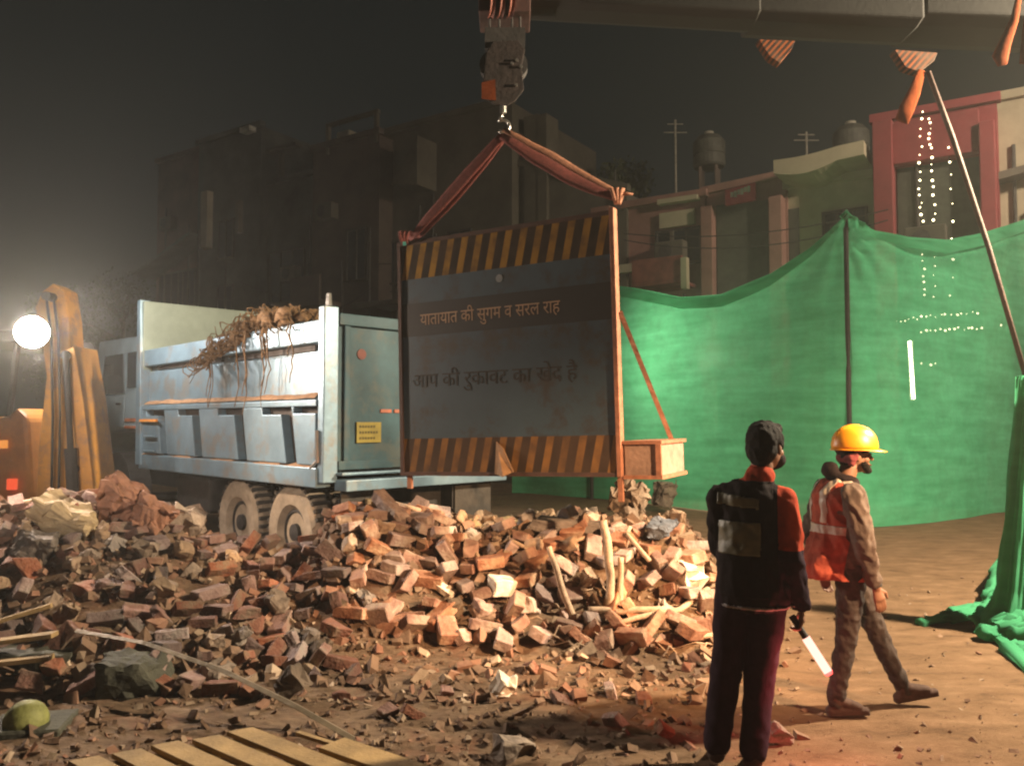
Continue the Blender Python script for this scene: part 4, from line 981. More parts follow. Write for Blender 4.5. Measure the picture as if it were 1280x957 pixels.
# 10 beige edge house
T_, lx, lz, L_ = facade('house', 'pale beige house next to the maroon building', 1257, 1420, 128, .2, m_cream)
s = MB(); s.hexa([(0,-.5,lz(1257,232)),(2.2,-.5,lz(1300,205)),(2.2,-.002,lz(1300,205)),(0,-.002,lz(1257,232)),(0,-.5,lz(1257,232)+.15),(2.2,-.5,lz(1300,205)+.15),(2.2,-.002,lz(1300,205)+.15),(0,-.002,lz(1257,232)+.15)]); s.build('ledge', m_b4, T_)
window(T_, lx(1268), lx(1300), 2.5, 4.4, m_frd)

rf = random.Random(21)
for T_ in [o for o in C.objects if o.type == 'EMPTY' and o.get('category') == 'building']:
    wl_ = [c for c in T_.children if c.name.startswith('wall')][0]; Lx = max(v.co.x for v in wl_.data.vertices); Hz = max(v.co.z for v in wl_.data.vertices)
    for k in range(2):
        x = rf.uniform(.15, Lx-.2); s = MB(); s.tube([(x,-.06,.1),(x,-.06,Hz*rf.uniform(.6,.95))], .035, 6); s.build('drainpipe', m_frd, T_)
    x = rf.uniform(.3, max(.4, Lx-1.1)); z = rf.uniform(2.6, Hz-1.2); s = MB(); s.box((x,-.42,z),(x+.75,-.10,z+.5)); ac = s.build('air_conditioner', m_b4, T_, bevel=.02)
    s = MB(); s.lathe([(.18,0),(.18,.01)], rotmat((0,-1,0), (x+.3,-.422,z+.25)), 16); s.build('fan_grille', m_frd, ac)
    z = Hz*.5; s = MB(); s.tube(catenary((.1,-.12,z+rf.uniform(-.3,.6)),(Lx-.1,-.12,z+rf.uniform(-.3,.6)),.15,10), .012, 4); s.build('wall_cable', M_blk, T_)
def tank(px, py, off, label, rr_=.42, h=.9):
    q = onl(px, off); z = P(px, py+24, q.y).z
    T_ = thing('water_tank', label, 'water tank', (q.x, q.y, z), 0)
    s = MB(); s.lathe([(rr_*.9,0),(rr_,.05),(rr_,.3),(rr_*.95,.32),(rr_,.34),(rr_,h*.75),(rr_*.7,h*.92),(rr_*.3,h)], Matrix.Identity(4), 24); s.build('drum', mat('tank_grey', (.06,.06,.048), .7, bump=.1), T_, smooth=False)
    s = MB(); s.lathe([(rr_*.3,0),(rr_*.3,.06)], Matrix.Translation((0,0,h)), 16); s.build('lid', mat('tank_lid', (.30,.28,.22), .7), T_)
    s = MB()
    for k in range(4):
        a = k*PI/2+.4; s.box((math.cos(a)*rr_*.7-.04, math.sin(a)*rr_*.7-.04, -.9),(math.cos(a)*rr_*.7+.04, math.sin(a)*rr_*.7+.04, -.002))
    s.build('stand', m_b3, T_)
tank(890,186,1.5,'grey drum tank on the roof of the rose-brown building'); tank(1070,178,1.5,'grey drum tank on the roof of the cream building')
def mast(px, py0, py1, off, label, r=.03):
    q = onl(px, off); a = P(px, py0, q.y); b = P(px, py1, q.y); s = MB(); s.tube([(0,0,0),(0,0,(b-a).z)], r, 6)
    s.tube([(-.3,0,(b-a).z*.85),(.3,0,(b-a).z*.85)], r*.5, 5); s.tube([(-.2,0,(b-a).z*.95),(.2,0,(b-a).z*.95)], r*.5, 5); o = s.build('antenna', m_frame); o.location = a; tag(o, label, 'antenna')
mast(845,255,150,.5,'thin antenna pole above the low shop'); mast(1009,235,165,1.0,'thin antenna pole above the cream building')

# fairy lights and tube light
m_bulb = emit('fairy_bulb', (1,.86,.5), 9); bulb_me = None
def bulbmesh():
    bm = bmesh.new(); bmesh.ops.create_icosphere(bm, subdivisions=1, radius=.028); me = bpy.data.meshes.new('bulb'); bm.to_mesh(me); bm.free(); me.materials.append(m_bulb); return me
bulb_me = bulbmesh()
def string(label, pts, n, off=-.75, group=None):
    q0 = onl(pts[0][0], off); pa = [P(px, py, onl(px, off).y) for px, py in pts]
    T_ = thing('fairy_light_string', label, 'string lights', tuple(pa[0]), 0, group); t0 = pa[0]
    s = MB(); s.tube([p-t0 for p in pa], .006, 4); s.build('wire', M_blk, T_)
    rl = random.Random(n+int(pts[0][0]))
    for i in range(n):
        k = i/(n-1)*(len(pa)-1); i0 = min(int(k), len(pa)-2); p = pa[i0].lerp(pa[i0+1], k-i0)-t0
        b = bpy.data.objects.new('bulb', bulb_me); link(b, T_); b.location = p+Vector((rl.uniform(-.03,.03),-.03,rl.uniform(-.03,.03))); b.scale = (rl.uniform(.35,1.0),)*3
string('leftmost dangling string of fairy lights on the maroon building', [(1152,140),(1148,230),(1153,300),(1154,370)], 26)
string('middle dangling string of fairy lights on the maroon building', [(1161,148),(1162,185),(1165,240),(1168,300),(1166,370)], 24)
string('sparse rightmost string of fairy lights on the maroon building', [(1186,185),(1188,235),(1189,300),(1188,370)], 10)
string('bright row of fairy lights showing through the net, upper of two', [(1108,402),(1160,396),(1220,391)], 20)
string('bright row of fairy lights showing through the net, lower of two', [(1152,414),(1200,411),(1250,408)], 18)
string('short pair of fairy lights showing through the net below the rows', [(1152,455),(1170,455)], 3)
q = onl(1140,-.9); a = P(1137,425,q.y); b = P(1142,500,q.y)
T_ = thing('tube_light', 'upright white tube light glowing through the green net', 'lamp', tuple(b))
s = MB(); s.tube([(0,0,.02), a-b-Vector((0,0,.02))], .035, 10); s.build('tube', emit('tube_glow', (1,.95,.62), 22), T_)
s = MB(); s.box((-.05,.04,0),(.04,.08,(a-b).z)); s.build('fixture', m_frame, T_)

# overhead cables
def cable(pa, pb, sag, label):
    a, b = P(*pa), P(*pb); s = MB(); s.tube([p-a for p in catenary(a, b, sag)], .012, 5); o = s.build('overhead_cable', M_blk); o.location = a; tag(o, label, 'cable')
cable((300,352,26),(400,380,24),.1,'short drooping cable above the truck bed')
cable((780,292,18.5),(1110,262,15.5),.25,'upper cable crossing the shop fronts')
cable((780,300,18.4),(1110,275,15.4),.35,'lower cable crossing the shop fronts')
cable((470,330,22),(780,262,18.0),.3,'long cable passing behind the hanging barrier')

# trees
def tree(px, base_d, h, crown_r, seed, label, n=1500):
    x = (px-640)/1000*base_d
    T_ = thing('tree', label, 'tree', (x, base_d, 0)); rl = random.Random(seed); s = MB()
    s.tube([(0,0,0),(.1,0,h*.3),(0,.1,h*.55),(.1,0,h*.8)], [.22,.17,.12,.05], 8)
    cl_ = []
    for i in range(16):
        a = rl.uniform(0,6.28); z = rl.uniform(.42,.95)*h; r = crown_r*rl.uniform(.4,1)*math.sin(PI*min(1,(z/h-.3)/.72))
        c_ = Vector((math.cos(a)*r, math.sin(a)*r, z)); cl_.append((c_, crown_r*rl.uniform(.3,.5)))
        s.tube([(0,0,max(h*.3,z-.8)), c_*.5+Vector((0,0,z*.45)), c_], [.06,.04,.015], 5)
    s.build('trunk', mat('bark', (.09,.065,.045), .9), T_)
    v = []; f = []
    for i in range(n):
        c_, r = rl.choice(cl_); d = Vector((rl.gauss(0,1), rl.gauss(0,1), rl.gauss(0,.8))).normalized()*r*rl.random()**.4; p = c_+d
        E = Euler((rl.uniform(0,6),rl.uniform(0,6),rl.uniform(0,6))).to_matrix(); w = rl.uniform(.05,.12); b0 = len(v)
        v += [tuple(p+E@Vector(q)) for q in ((-w,0,0),(0,-w*.5,.01),(w,0,0),(0,w*.5,.01))]; f.append((b0,b0+1,b0+2,b0+3))
    m = MB(); m.v = v; m.f = f; m.mi = [0]*len(f); m.build('crown', mat('leaf', (.05,.062,.022), .8, var=.4, scale=.8, bump=0), T_)
tree(768, 24, 10.2, 1.7, 1, 'dim yellowish tree above the roofs behind the crane sling', 3200)
tree(150, 36, 8.2, 2.6, 2, 'dark tree beyond the truck cab', 2200)
tree(95, 40, 8.0, 2.8, 3, 'dark tree farther off beside the backhoe arm', 2200)

# ------------------------------------------------------------------ people
def capsule(mb, p0, p1, r0, r1, flat=(1,1), side=(1,0,0), seg=18):
    p0, p1 = Vector(p0), Vector(p1); t = (p1-p0); L_ = t.length; t.normalize()
    a = Vector(side); a = (a-t*a.dot(t)).normalized(); b = t.cross(a); rings = []
    for k in range(1, 5):
        an = PI/2*k/5; rings.append((p0-t*r0*math.cos(an)*min(flat), r0*math.sin(an)))
    n = max(2, int(L_/.04))
    for i in range(n+1):
        k = i/n; rings.append((p0.lerp(p1, k), r0+(r1-r0)*k))
    for k in range(4, 0, -1):
        an = PI/2*k/5; rings.append((p1+t*r1*math.cos(an)*min(flat), r1*math.sin(an)))
    vs = [p0-t*r0*min(flat)]
    for c_, r in rings:
        for q in range(seg):
            an = 2*PI*q/seg; vs.append(c_+a*math.cos(an)*r*flat[0]+b*math.sin(an)*r*flat[1])
    vs.append(p1+t*r1*min(flat)); fs = []
    m = len(rings)
    for q in range(seg): fs.append((0, 1+(q+1)%seg, 1+q))
    for i in range(m-1):
        for q in range(seg):
            q2 = (q+1)%seg; fs.append((1+i*seg+q, 1+i*seg+q2, 1+(i+1)*seg+q2, 1+(i+1)*seg+q))
    e = len(vs)-1
    for q in range(seg): fs.append((e, 1+(m-1)*seg+q, 1+(m-1)*seg+(q+1)%seg))
    mb.add(vs, fs)
def ell(mb, c, r, rot=(0,0,0)):
    E = Euler(rot).to_matrix(); vs = []; fs = []; nu, nv = 20, 12; c = Vector(c)
    vs.append(c+E@Vector((0,0,-r[2])))
    for j in range(1, nv):
        p = -PI/2+PI*j/nv
        for i in range(nu):
            a = 2*PI*i/nu; vs.append(c+E@Vector((r[0]*math.cos(p)*math.cos(a), r[1]*math.cos(p)*math.sin(a), r[2]*math.sin(p))))
    vs.append(c+E@Vector((0,0,r[2]))); e = len(vs)-1
    for i in range(nu):
        fs.append((0, 1+(i+1)%nu, 1+i)); fs.append((e, 1+(nv-2)*nu+i, 1+(nv-2)*nu+(i+1)%nu))
    for j in range(nv-2):
        for i in range(nu): fs.append((1+j*nu+i, 1+j*nu+(i+1)%nu, 1+(j+1)*nu+(i+1)%nu, 1+(j+1)*nu+i))
    mb.add(vs, fs)
def remesh(mb, name, m, parent, voxel=.008, smooth=6, wr=0., wscale=14, zc=None, mats=None, pick=None, seed=0):
    me = bpy.data.meshes.new('tmp'); me.from_pydata([tuple(v) for v in mb.v], [], mb.f)
    bm = bmesh.new(); bm.from_mesh(me); bmesh.ops.recalc_face_normals(bm, faces=bm.faces); bm.to_mesh(me); bm.free()
    o = bpy.data.objects.new('tmp', me); C.objects.link(o)
    md = o.modifiers.new('r', 'REMESH'); md.mode = 'VOXEL'; md.voxel_size = voxel
    sm = o.modifiers.new('s', 'SMOOTH'); sm.iterations = smooth; sm.factor = .5
    bpy.context.view_layer.update()
    dg = bpy.context.evaluated_depsgraph_get(); out = bpy.data.meshes.new_from_object(o.evaluated_get(dg)); bpy.data.objects.remove(o)
    if zc:
        bm = bmesh.new(); bm.from_mesh(out)
        for co, no in zc:
            bmesh.ops.bisect_plane(bm, geom=bm.verts[:]+bm.edges[:]+bm.faces[:], plane_co=co, plane_no=no, clear_outer=True)
        bm.to_mesh(out); bm.free()
    if wr:
        ns = [v.normal.copy() for v in out.vertices]
        for v, n in zip(out.vertices, ns):
            q = Vector((v.co.x*wscale*.8, v.co.y*wscale*.8, (v.co.z+v.co.x*.5+v.co.y*.3)*wscale*.62))+Vector((seed,seed,0)); w_ = noise.noise(q); w2 = noise.noise(q*2.3)
            v.co += n*((.6-abs(w_)*1.8)*wr + w2*wr*.6)
    out.name = name; out.materials.clear()
    for mm_ in (mats or [m]): out.materials.append(mm_)
    for p in out.polygons:
        p.use_smooth = True
        if pick: p.material_index = pick(p.center, p.normal)
        else: p.material_index = 0
    ob = bpy.data.objects.new(name, out); link(ob, parent); return ob
def patch(src, pred, off, name, m, parent):
    me = src.data; keep = [p for p in me.polygons if pred(p.center, p.normal)]
    if not keep: return None
    idx = {}; vs = []; fs = []
    for p in keep:
        f = []
        for vi in p.vertices:
            if vi not in idx: idx[vi] = len(vs); v = me.vertices[vi]; vs.append(v.co+v.normal*off)
            f.append(idx[vi])
        fs.append(tuple(f))
    nm = bpy.data.meshes.new(name); nm.from_pydata([tuple(v) for v in vs], [], fs); nm.materials.append(m)
    nm.polygons.foreach_set('use_smooth', [True]*len(fs))
    o = bpy.data.objects.new(name, nm); link(o, parent)
    sd = o.modifiers.new('s', 'SOLIDIFY'); sd.thickness = .003; return o
def hand(mb, w, d, side, palm, curl=.5, s=1.):
    """w wrist, d direction of the fingers, side: across the palm towards the thumb, palm: direction the palm faces"""
    w, d, side, palm = Vector(w), Vector(d).normalized(), Vector(side).normalized(), Vector(palm).normalized()
    capsule(mb, w, w+d*.07*s, .024*s, .036*s, (1,.5), side)
    k0_ = w+d*.085*s
    for i, (off, L_) in enumerate(((.027,.070),(.009,.078),(-.009,.073),(-.026,.058))):
        b = k0_+side*off*s; c1 = b+(d*math.cos(curl*.5)+palm*math.sin(curl*.5))*L_*.5*s
        c2 = c1+(d*math.cos(curl*1.4)+palm*math.sin(curl*1.4))*L_*.32*s; c3 = c2+(d*math.cos(curl*2.3)+palm*math.sin(curl*2.3))*L_*.25*s
        capsule(mb, b-d*.02*s, c1, .0095*s, .009*s, seg=8); capsule(mb, c1, c2, .009*s, .0082*s, seg=8); capsule(mb, c2, c3, .0082*s, .0072*s, seg=8)
    t0 = w+d*.025*s+side*.022*s; t1 = t0+(d*.7+side*.75+palm*.25).normalized()*.042*s; t2 = t1+(d*.9+side*.15+palm*.5*curl).normalized()*.035*s
    capsule(mb, t0, t1, .012*s, .0105*s, seg=8); capsule(mb, t1, t2, .0105*s, .0085*s, seg=8)

m_skin = mat('skin', (.17,.085,.05), .6, var=.12, scale=20, bump=.05); m_skin2 = mat('skin_warm', (.19,.095,.055), .6, var=.12, scale=20, bump=.05)
m_hair = mat('black_hair', (.012,.010,.009), .7, var=.4, scale=60, spec=.12, bump=.6, bscale=200)
m_blackc = mat('black_cloth', (.014,.010,.011), .9, var=.3, scale=14, spec=.12, bump=.3, bscale=200)
m_navy = mat('navy_trousers', (.022,.011,.020), .9, var=.3, scale=14, spec=.12, bump=.3, bscale=200)
m_orng = mat('orange_sleeve', (.34,.045,.018), .85, var=.2, scale=10, spec=.12, bump=.3, bscale=200)
m_refl = mat('reflective_dull', (.13,.125,.075), .5, var=.25, scale=8, bump=.2)
m_refl2 = mat('reflective_white', (.30,.27,.22), .45, var=.2, scale=10, bump=.15)
m_vest = mat('vest_red', (.24,.035,.022), .85, var=.3, scale=8, spec=.12, bump=.3, bscale=150, col2=(.32,.08,.05))
m_grey = mat('grey_sleeve', (.085,.066,.055), .9, var=.3, scale=16, spec=.12, bump=.35, bscale=180)
m_pants = mat('worn_trousers', (.042,.034,.03), .9, var=.4, scale=18, spec=.12, bump=.4, bscale=160)
m_shoe = mat('worn_shoe', (.07,.045,.035), .8, var=.3, scale=16, spec=.12, bump=.3)
m_helm = mat('helmet_yellow', (.62,.27,.008), .4, var=.06, scale=4, bump=.02)
m_eye = mat('eye_dark', (.02,.015,.012), .3, bump=0); m_lip = mat('lip', (.15,.06,.045), .6, bump=0)

def head(mb, c, s=1., yaw=0.):
    c = Vector(c); Z = Matrix.Rotation(yaw, 3, 'Z')
    f = lambda v: c+Z@(Vector(v)*s)
    ell(mb, f((0,-.012,.03)), (.076*s,.096*s,.092*s), (0,0,yaw))
    ell(mb, f((0,.022,-.035)), (.058*s,.066*s,.078*s), (0,0,yaw))
    ell(mb, f((0,.062,-.092)), (.028*s,.025*s,.022*s), (0,0,yaw))
    capsule(mb, f((0,.086,.012)), f((0,.108,-.026)), .009*s, .014*s, seg=8)
    ell(mb, f((0,.082,-.062)), (.022*s,.014*s,.012*s), (0,0,yaw))
    ell(mb, f((0,.078,.028)), (.052*s,.016*s,.010*s), (0,0,yaw))
    for q in (-1, 1):
        ell(mb, f((q*.075,-.008,-.01)), (.011*s,.020*s,.032*s), (0,0,yaw+q*.3))
        ell(mb, f((q*.040,.052,-.030)), (.022*s,.025*s,.022*s), (0,0,yaw))
    return f

# ---- man in the black vest, seen from behind
A_ = thing('person', 'man standing with his back turned, in a black vest with orange sleeves', 'person', (1.205, 4.05, hgt(1.2,4.05)-.005), R(-22))
yawA = R(-25)
b = MB(); f = head(b, (.075,.03,1.60), 1.0, yawA)
capsule(b, (.02,0,1.36), (.055,.02,1.52), .062, .055)
capsule(b, (0,0,1.10), (0,0,1.34), .12, .13, (1.1,.72)); capsule(b, (0,0,.92), (0,0,1.1), .14, .13, (1.1,.75))
JL = {'rs':(.160,-.01,1.335),'re':(.190,-.03,1.06),'rw':(.225,.045,.815),'ls':(-.158,.0,1.335),'le':(-.165,.08,1.08),'lw':(-.10,.25,1.02)}
for q in ('r','l'): capsule(b, JL[q+'s'], JL[q+'e'], .05, .04); capsule(b, JL[q+'e'], JL[q+'w'], .038, .026)
hipR, kneeR, ankR = (.085,0,.90), (.03,.03,.50), (-.005,-.02,.09)
hipL, kneeL, ankL = (-.085,0,.90), (-.135,.03,.50), (-.185,.0,.09)
for h_, k_, a_ in ((hipR,kneeR,ankR),(hipL,kneeL,ankL)): capsule(b, h_, k_, .08, .055); capsule(b, k_, a_, .052, .036); capsule(b, a_, Vector(a_)+Vector((.0,.12,-.055)), .035, .03)
wr_ = Vector(JL['rw']); bd1 = Vector((.55,-.10,-.83)).normalized()    # baton direction
hand(b, wr_, (.05,.05,-1), (-.1,.97,.05), (-.9,-.1,0), .95, .95)
hand(b, JL['lw'], (.6,.7,-.2), (0,0,1), (.8,-.6,0), .5, .95)
bodyA = remesh(b, 'body', m_skin, A_, .0055, 3)
hr = MB(); ell(hr, f((0,-.024,.045)), (.089,.100,.090), (0,0,yawA)); ell(hr, f((0,-.055,-.01)), (.080,.062,.080), (0,0,yawA)); ell(hr, f((0,.045,.09)), (.062,.045,.032), (0,0,yawA)); ell(hr, f((0,-.06,-.055)), (.058,.04,.04), (0,0,yawA))
for q in (-1,1): ell(hr, f((q*.073,.0,.03)), (.016,.03,.045), (0,0,yawA))
remesh(hr, 'hair', m_hair, A_, .005, 3, .006, 24)
mk = MB(); ell(mk, f((0,.060,-.065)), (.066,.055,.052), (0,0,yawA)); remesh(mk, 'face_mask', m_blackc, A_, .006, 3, .002)
def trousers(legs, waist, r, m, name, parent, wr=.008, seed=0, flare=1.):
    t = MB(); capsule(t, waist[0], waist[1], .135, .145, (1.10,.78))
    for h_, k_, a_ in legs:
        capsule(t, h_, k_, r[0], r[1]); capsule(t, k_, Vector(a_)+Vector((0,0,.02)), r[1]*.98, r[2]*flare)
    return remesh(t, name, m, parent, .008, 5, wr, 11, seed=seed)
trousers(((hipR,kneeR,ankR),(hipL,kneeL,ankL)), ((0,0,.99),(0,0,.88)), (.100,.078,.066), m_navy, 'trousers', A_, .007, 1)
for q, a_ in (('R',ankR),('L',ankL)):
    s = MB(); a_ = Vector(a_); capsule(s, a_+Vector((0,-.02,-.03)), a_+Vector((.0,.16,-.055)), .045, .036, (1,.8)); capsule(s, a_+Vector((0,-.01,.02)), a_+Vector((0,-.01,-.03)), .043, .045); remesh(s, 'boot', m_shoe, A_, .006, 3, zc=[((0,0,.003),(0,0,-1))])
jk = MB(); capsule(jk, (0,0,1.06), (0,0,1.33), .148, .150, (1.02,.80)); capsule(jk, (0,0,.86), (0,0,1.08), .165, .150, (1.10,.84)); capsule(jk, (0,0,1.375), (.15,-.01,1.335), .075, .066); capsule(jk, (0,0,1.375), (-.15,0,1.335), .075, .066)
for q in ('r','l'): capsule(jk, JL[q+'s'], JL[q+'e'], .066, .058); capsule(jk, JL[q+'e'], Vector(JL[q+'w'])+Vector((0,0,.01)), .057, .043)
capsule(jk, (.02,-.01,1.41), (.045,.0,1.455), .072, .066)
JK = remesh(jk, 'jacket', m_orng, A_, .007, 5, .009, 15, mats=[m_orng, m_blackc, m_navy], pick=lambda c,n: 1 if (c.x<-.06 or (c.x<.13 and c.z<1.425)) else (2 if c.z<1.10 else 0), zc=[((0,0,.80),(0,0,-1))], seed=3)
vestp = lambda c,n: .87<c.z<1.432 and -.185<c.x<.098+.05*(c.z-1.2) and not (c.x<-.15 and c.z<1.0)
VS = patch(JK, vestp, .005, 'vest', m_blackc, A_)
patch(JK, lambda c,n: 1.305+.10*(.0-c.x)<c.z<1.355+.10*(.0-c.x) and -.16<c.x<.045 and c.y<0.01, .010, 'reflective_strip', m_refl, A_)
patch(JK, lambda c,n: 1.075<c.z<1.235 and -.15<c.x<.05 and c.y<0.01, .010, 'reflective_strip', m_refl, A_)
patch(JK, lambda c,n: .815<c.z<.826 and abs(c.x)<.2, .004, 'hem_piping', mat('piping', (.22,.20,.20), .7, bump=0), A_)
# baton
hc = wr_+Vector((-.012,.0,-.10)); Bt = thing('signal_baton', 'glowing red-white light baton in the hand of the black-vested man', 'baton', tuple(Matrix.Translation(A_.location)@Matrix.Rotation(R(-22),4,'Z')@hc), R(-22))
s = MB(); s.tube([-bd1*.06, bd1*.07], .017, 12); s.build('grip', M_blk, Bt)
s = MB(); s.tube([bd1*.06, bd1*.24], [.021,.021], 14); s.build('light_tube', emit('baton_glow', (1,.50,.40), 2.1), Bt)
s = MB(); s.tube([bd1*.24, bd1*.255], [.023,.016], 14); s.build('cap', emit('baton_cap', (1,.10,.08), 3), Bt)

# ---- walking man with the helmet
B_ = thing('person', 'walking man in a yellow hard hat and red vest, facing right', 'person', (1.985, 4.80, hgt(2.05,4.8)), R(-90))
b = MB(); f = head(b, (0,.065,1.515), .93, 0)
capsule(b, (0,-.02,1.30), (0,.03,1.44), .058, .052)
capsule(b, (0,-.03,1.02), (0,-.04,1.26), .13, .145, (1.12,.72)); capsule(b, (0,0,.86), (0,-.03,1.04), .135, .13, (1.08,.78))
RS, RE, RW = (.185,-.03,1.29), (.225,.015,1.01), (.20,.085,.775)
LS, LE, LW = (-.19,-.04,1.29), (-.24,-.12,1.02), (-.24,-.05,.80)
for s_, e_, w_ in ((RS,RE,RW),(LS,LE,LW)): capsule(b, s_, e_, .048, .038); capsule(b, e_, w_, .037, .026)
hB, kB, aB = (.08,.0,.86), (.075,-.035,.47), (.07,-.105,.095)
hF, kF, aF = (-.08,.03,.86), (-.085,.205,.465), (-.09,.365,.115)
for h_, k_, a_ in ((hB,kB,aB),(hF,kF,aF)): capsule(b, h_, k_, .078, .053); capsule(b, k_, a_, .05, .034)
hand(b, RW, (-.05,.28,-.96), (-.15,.95,.28), (-1,-.1,0), .35, 1.0)
hand(b, LW, (0,.2,-1), (0,1,.2), (1,0,0), .5, .95)
remesh(b, 'body', m_skin2, B_, .0055, 3)
for q in (-1,1):
    s = MB(); ell(s, f((q*.032,.087,.008)), (.012,.008,.006)); s.build('eye', m_eye, B_, smooth=True)
s = MB(); ell(s, f((0,.096,-.066)), (.020,.008,.005)); s.build('lips', m_lip, B_, smooth=True)
s = MB(); capsule(s, f((-.06,.035,-.06)), f((-.02,.075,-.098)), .020, .022); capsule(s, f((.06,.035,-.06)), f((.02,.075,-.098)), .020, .022); capsule(s, f((-.02,.076,-.10)), f((.02,.076,-.10)), .022, .022)
capsule(s, f((-.024,.092,-.050)), f((.024,.092,-.050)), .008, .008); remesh(s, 'beard', m_hair, B_, .005, 2, .003, 60)
s = MB(); ell(s, f((0,-.02,.05)), (.084,.102,.07)); ell(s, f((0,-.06,-.01)), (.072,.045,.06)); remesh(s, 'hair', m_hair, B_, .006, 2, .004, 50)
s = MB(); capsule(s, f((-.07,-.01,.045)), f((-.073,-.05,-.05)), .022, .02); capsule(s, f((.07,-.01,.045)), f((.073,-.05,-.05)), .022, .02); capsule(s, f((.07,-.05,-.02)), f((.0,-.09,-.02)), .03, .03); capsule(s, f((-.07,-.05,-.02)), f((.0,-.09,-.02)), .03, .03); capsule(s, f((.073,.0,.03)), f((.055,.075,.045)), .012, .01)
remesh(s, 'head_cloth', mat('cloth_maroon', (.12,.02,.022), .9), B_, .006, 2, .004, 30)
# scarf / hood roll behind the neck
s = MB(); pts = [Vector((.075*math.sin(a), -.012+.065*math.cos(a), 1.37-.02*math.cos(a))) for a in [i*PI/8 for i in range(16)]]
for i in range(16): capsule(s, pts[i], pts[(i+1)%16], .03, .03, seg=10)
ell(s, (0,-.085,1.425), (.07,.045,.05)); remesh(s, 'scarf', m_blackc, B_, .007, 3, .006, 22)
# helmet
hc = f((0,0,.055)); h = MB(); prof = [(q0*.93,q1*.95) for q0,q1 in [(.128,-.015),(.130,.0),(.127,.03),(.115,.068),(.092,.098),(.055,.118),(.02,.125),(.001,.126)]]
h.lathe(prof+[(.001,.112),(.046,.104),(.080,.086),(.102,.06),(.112,.028),(.114,-.014)], Matrix.Translation(hc+Vector((0,.0,.0)))@Matrix.Diagonal((.92,1.12,1.02,1)), 40)
hel = h.build('helmet', m_helm, B_, smooth=True)
h = MB(); vs = []
for i in range(40):
    a = 2*PI*i/40; fr_ = max(0, math.sin(a)); w = .008+.040*fr_**1.5
    for (rr_, dz) in ((.112,0),(.118+w,-.006-.012*fr_),(.118+w,-.011-.012*fr_),(.112,-.008)):
        vs.append(hc+Vector((math.cos(a)*rr_*.92, math.sin(a)*rr_*1.12, dz-.012)))
h.add(vs, [(i*4+k, i*4+(k+1)%4, ((i+1)%40)*4+(k+1)%4, ((i+1)%40)*4+k) for i in range(40) for k in range(4)]); h.build('brim', m_helm, hel, smooth=True)
h = MB()
for x in (-.02,.0,.02):
    pts = [hc+Vector((x*1.2, math.cos(a)*.130, .003+math.sin(a)*.120)) for a in [R(20+i*10) for i in range(15)]]; h.tube(pts, .006 if x else .009, 6)
h.build('ridge', m_helm, hel, smooth=True)
t = MB(); capsule(t, (0,-.0,.95), (0,.0,.86), .135, .14, (1.08,.80))
for h_, k_, a_ in ((hB,kB,aB),(hF,kF,aF)): capsule(t, h_, k_, .088, .062); capsule(t, k_, a_, .060, .046)
remesh(t, 'trousers', m_pants, B_, .007, 3, .010, 20, seed=6)
for a_, dr in ((aB, Vector((0,.175,-.055))), (aF, Vector((0,.19,-.02)))):
    s = MB(); a_ = Vector(a_); hl = a_+Vector((0,-.03,-.055)); to = a_+dr; capsule(s, hl, to, .034, .026, (1.15,.8)); capsule(s, a_+Vector((0,.0,.02)), hl+Vector((0,.03,.01)), .044, .036); capsule(s, a_+Vector((0,.03,.0)), to-dr*.25+Vector((0,0,.006)), .036, .028, (1.15,.9)); capsule(s, hl+Vector((0,-.01,-.022)), to+Vector((0,.012,-.016)), .016, .013, (2.2,.8)); so = remesh(s, 'shoe', m_shoe, B_, .006, 3)
sv = MB(); capsule(sv, RS, RE, .070, .058); capsule(sv, RE, Vector(RW)+Vector((0,-.01,.03)), .057, .042); capsule(sv, LS, LE, .070, .058); capsule(sv, LE, LW, .057, .042); capsule(sv, (-.14,-.04,1.30), (.14,-.04,1.30), .08, .08)
capsule(sv, (0,-.03,.93), (0,-.04,1.24), .162, .16, (1.12,.76))
remesh(sv, 'jacket', m_grey, B_, .007, 4, .011, 19, seed=8)
v_ = MB(); capsule(v_, (0,-.035,1.05), (0,-.045,1.25), .175, .168, (1.10,.80)); capsule(v_, (0,-.035,.84), (0,-.03,1.06), .185, .175, (1.06,.84)); capsule(v_, (0,-.17,.84), (0,-.09,1.12), .125, .09, (1.2,.80)); capsule(v_, (0,.05,.86), (0,.02,1.15), .12, .12, (1.1,.75)); capsule(v_, (-.125,-.04,1.31), (.125,-.04,1.31), .082, .082)
VB = remesh(v_, 'vest', m_vest, B_, .007, 4, .012, 15, zc=[((0,0,.80),(0,0,-1)), ((0,0,1.37),(0,0,1)), ((.183,0,1.2),(1,0,0)), ((-.183,0,1.2),(-1,0,0))], seed=9)
patch(VB, lambda c,n: c.z>1.08 and .055<abs(c.x)<.115 and c.y>-.05, .004, 'reflective_strip', m_refl2, B_)
patch(VB, lambda c,n: 1.06<c.z<1.11 , .004, 'reflective_strip', m_refl2, B_)
patch(VB, lambda c,n: c.z>1.12 and .06<abs(c.x)<.11 and c.y<-.06, .004, 'reflective_strip', m_refl2, B_)
s = MB(); s.lathe([(.030,-.006),(.034,-.006),(.034,.006),(.030,.006)], rotmat((-.1,.3,-.95), Vector(RW)+Vector((0,.0,.012))), 18, close=True); s.build('bracelet', M_dark, B_)

# ------------------------------------------------------------------ camera
cam = bpy.data.cameras.new('camera'); cam.sensor_width = 36; cam.lens = 36*1000/1280; cam.clip_end = 1000; cam.clip_start = .05
co = bpy.data.objects.new('camera', cam); C.objects.link(co); co.location = (0,0,CAMZ); co.rotation_euler = (PI/2+PITCH, 0, 0); scene.camera = co

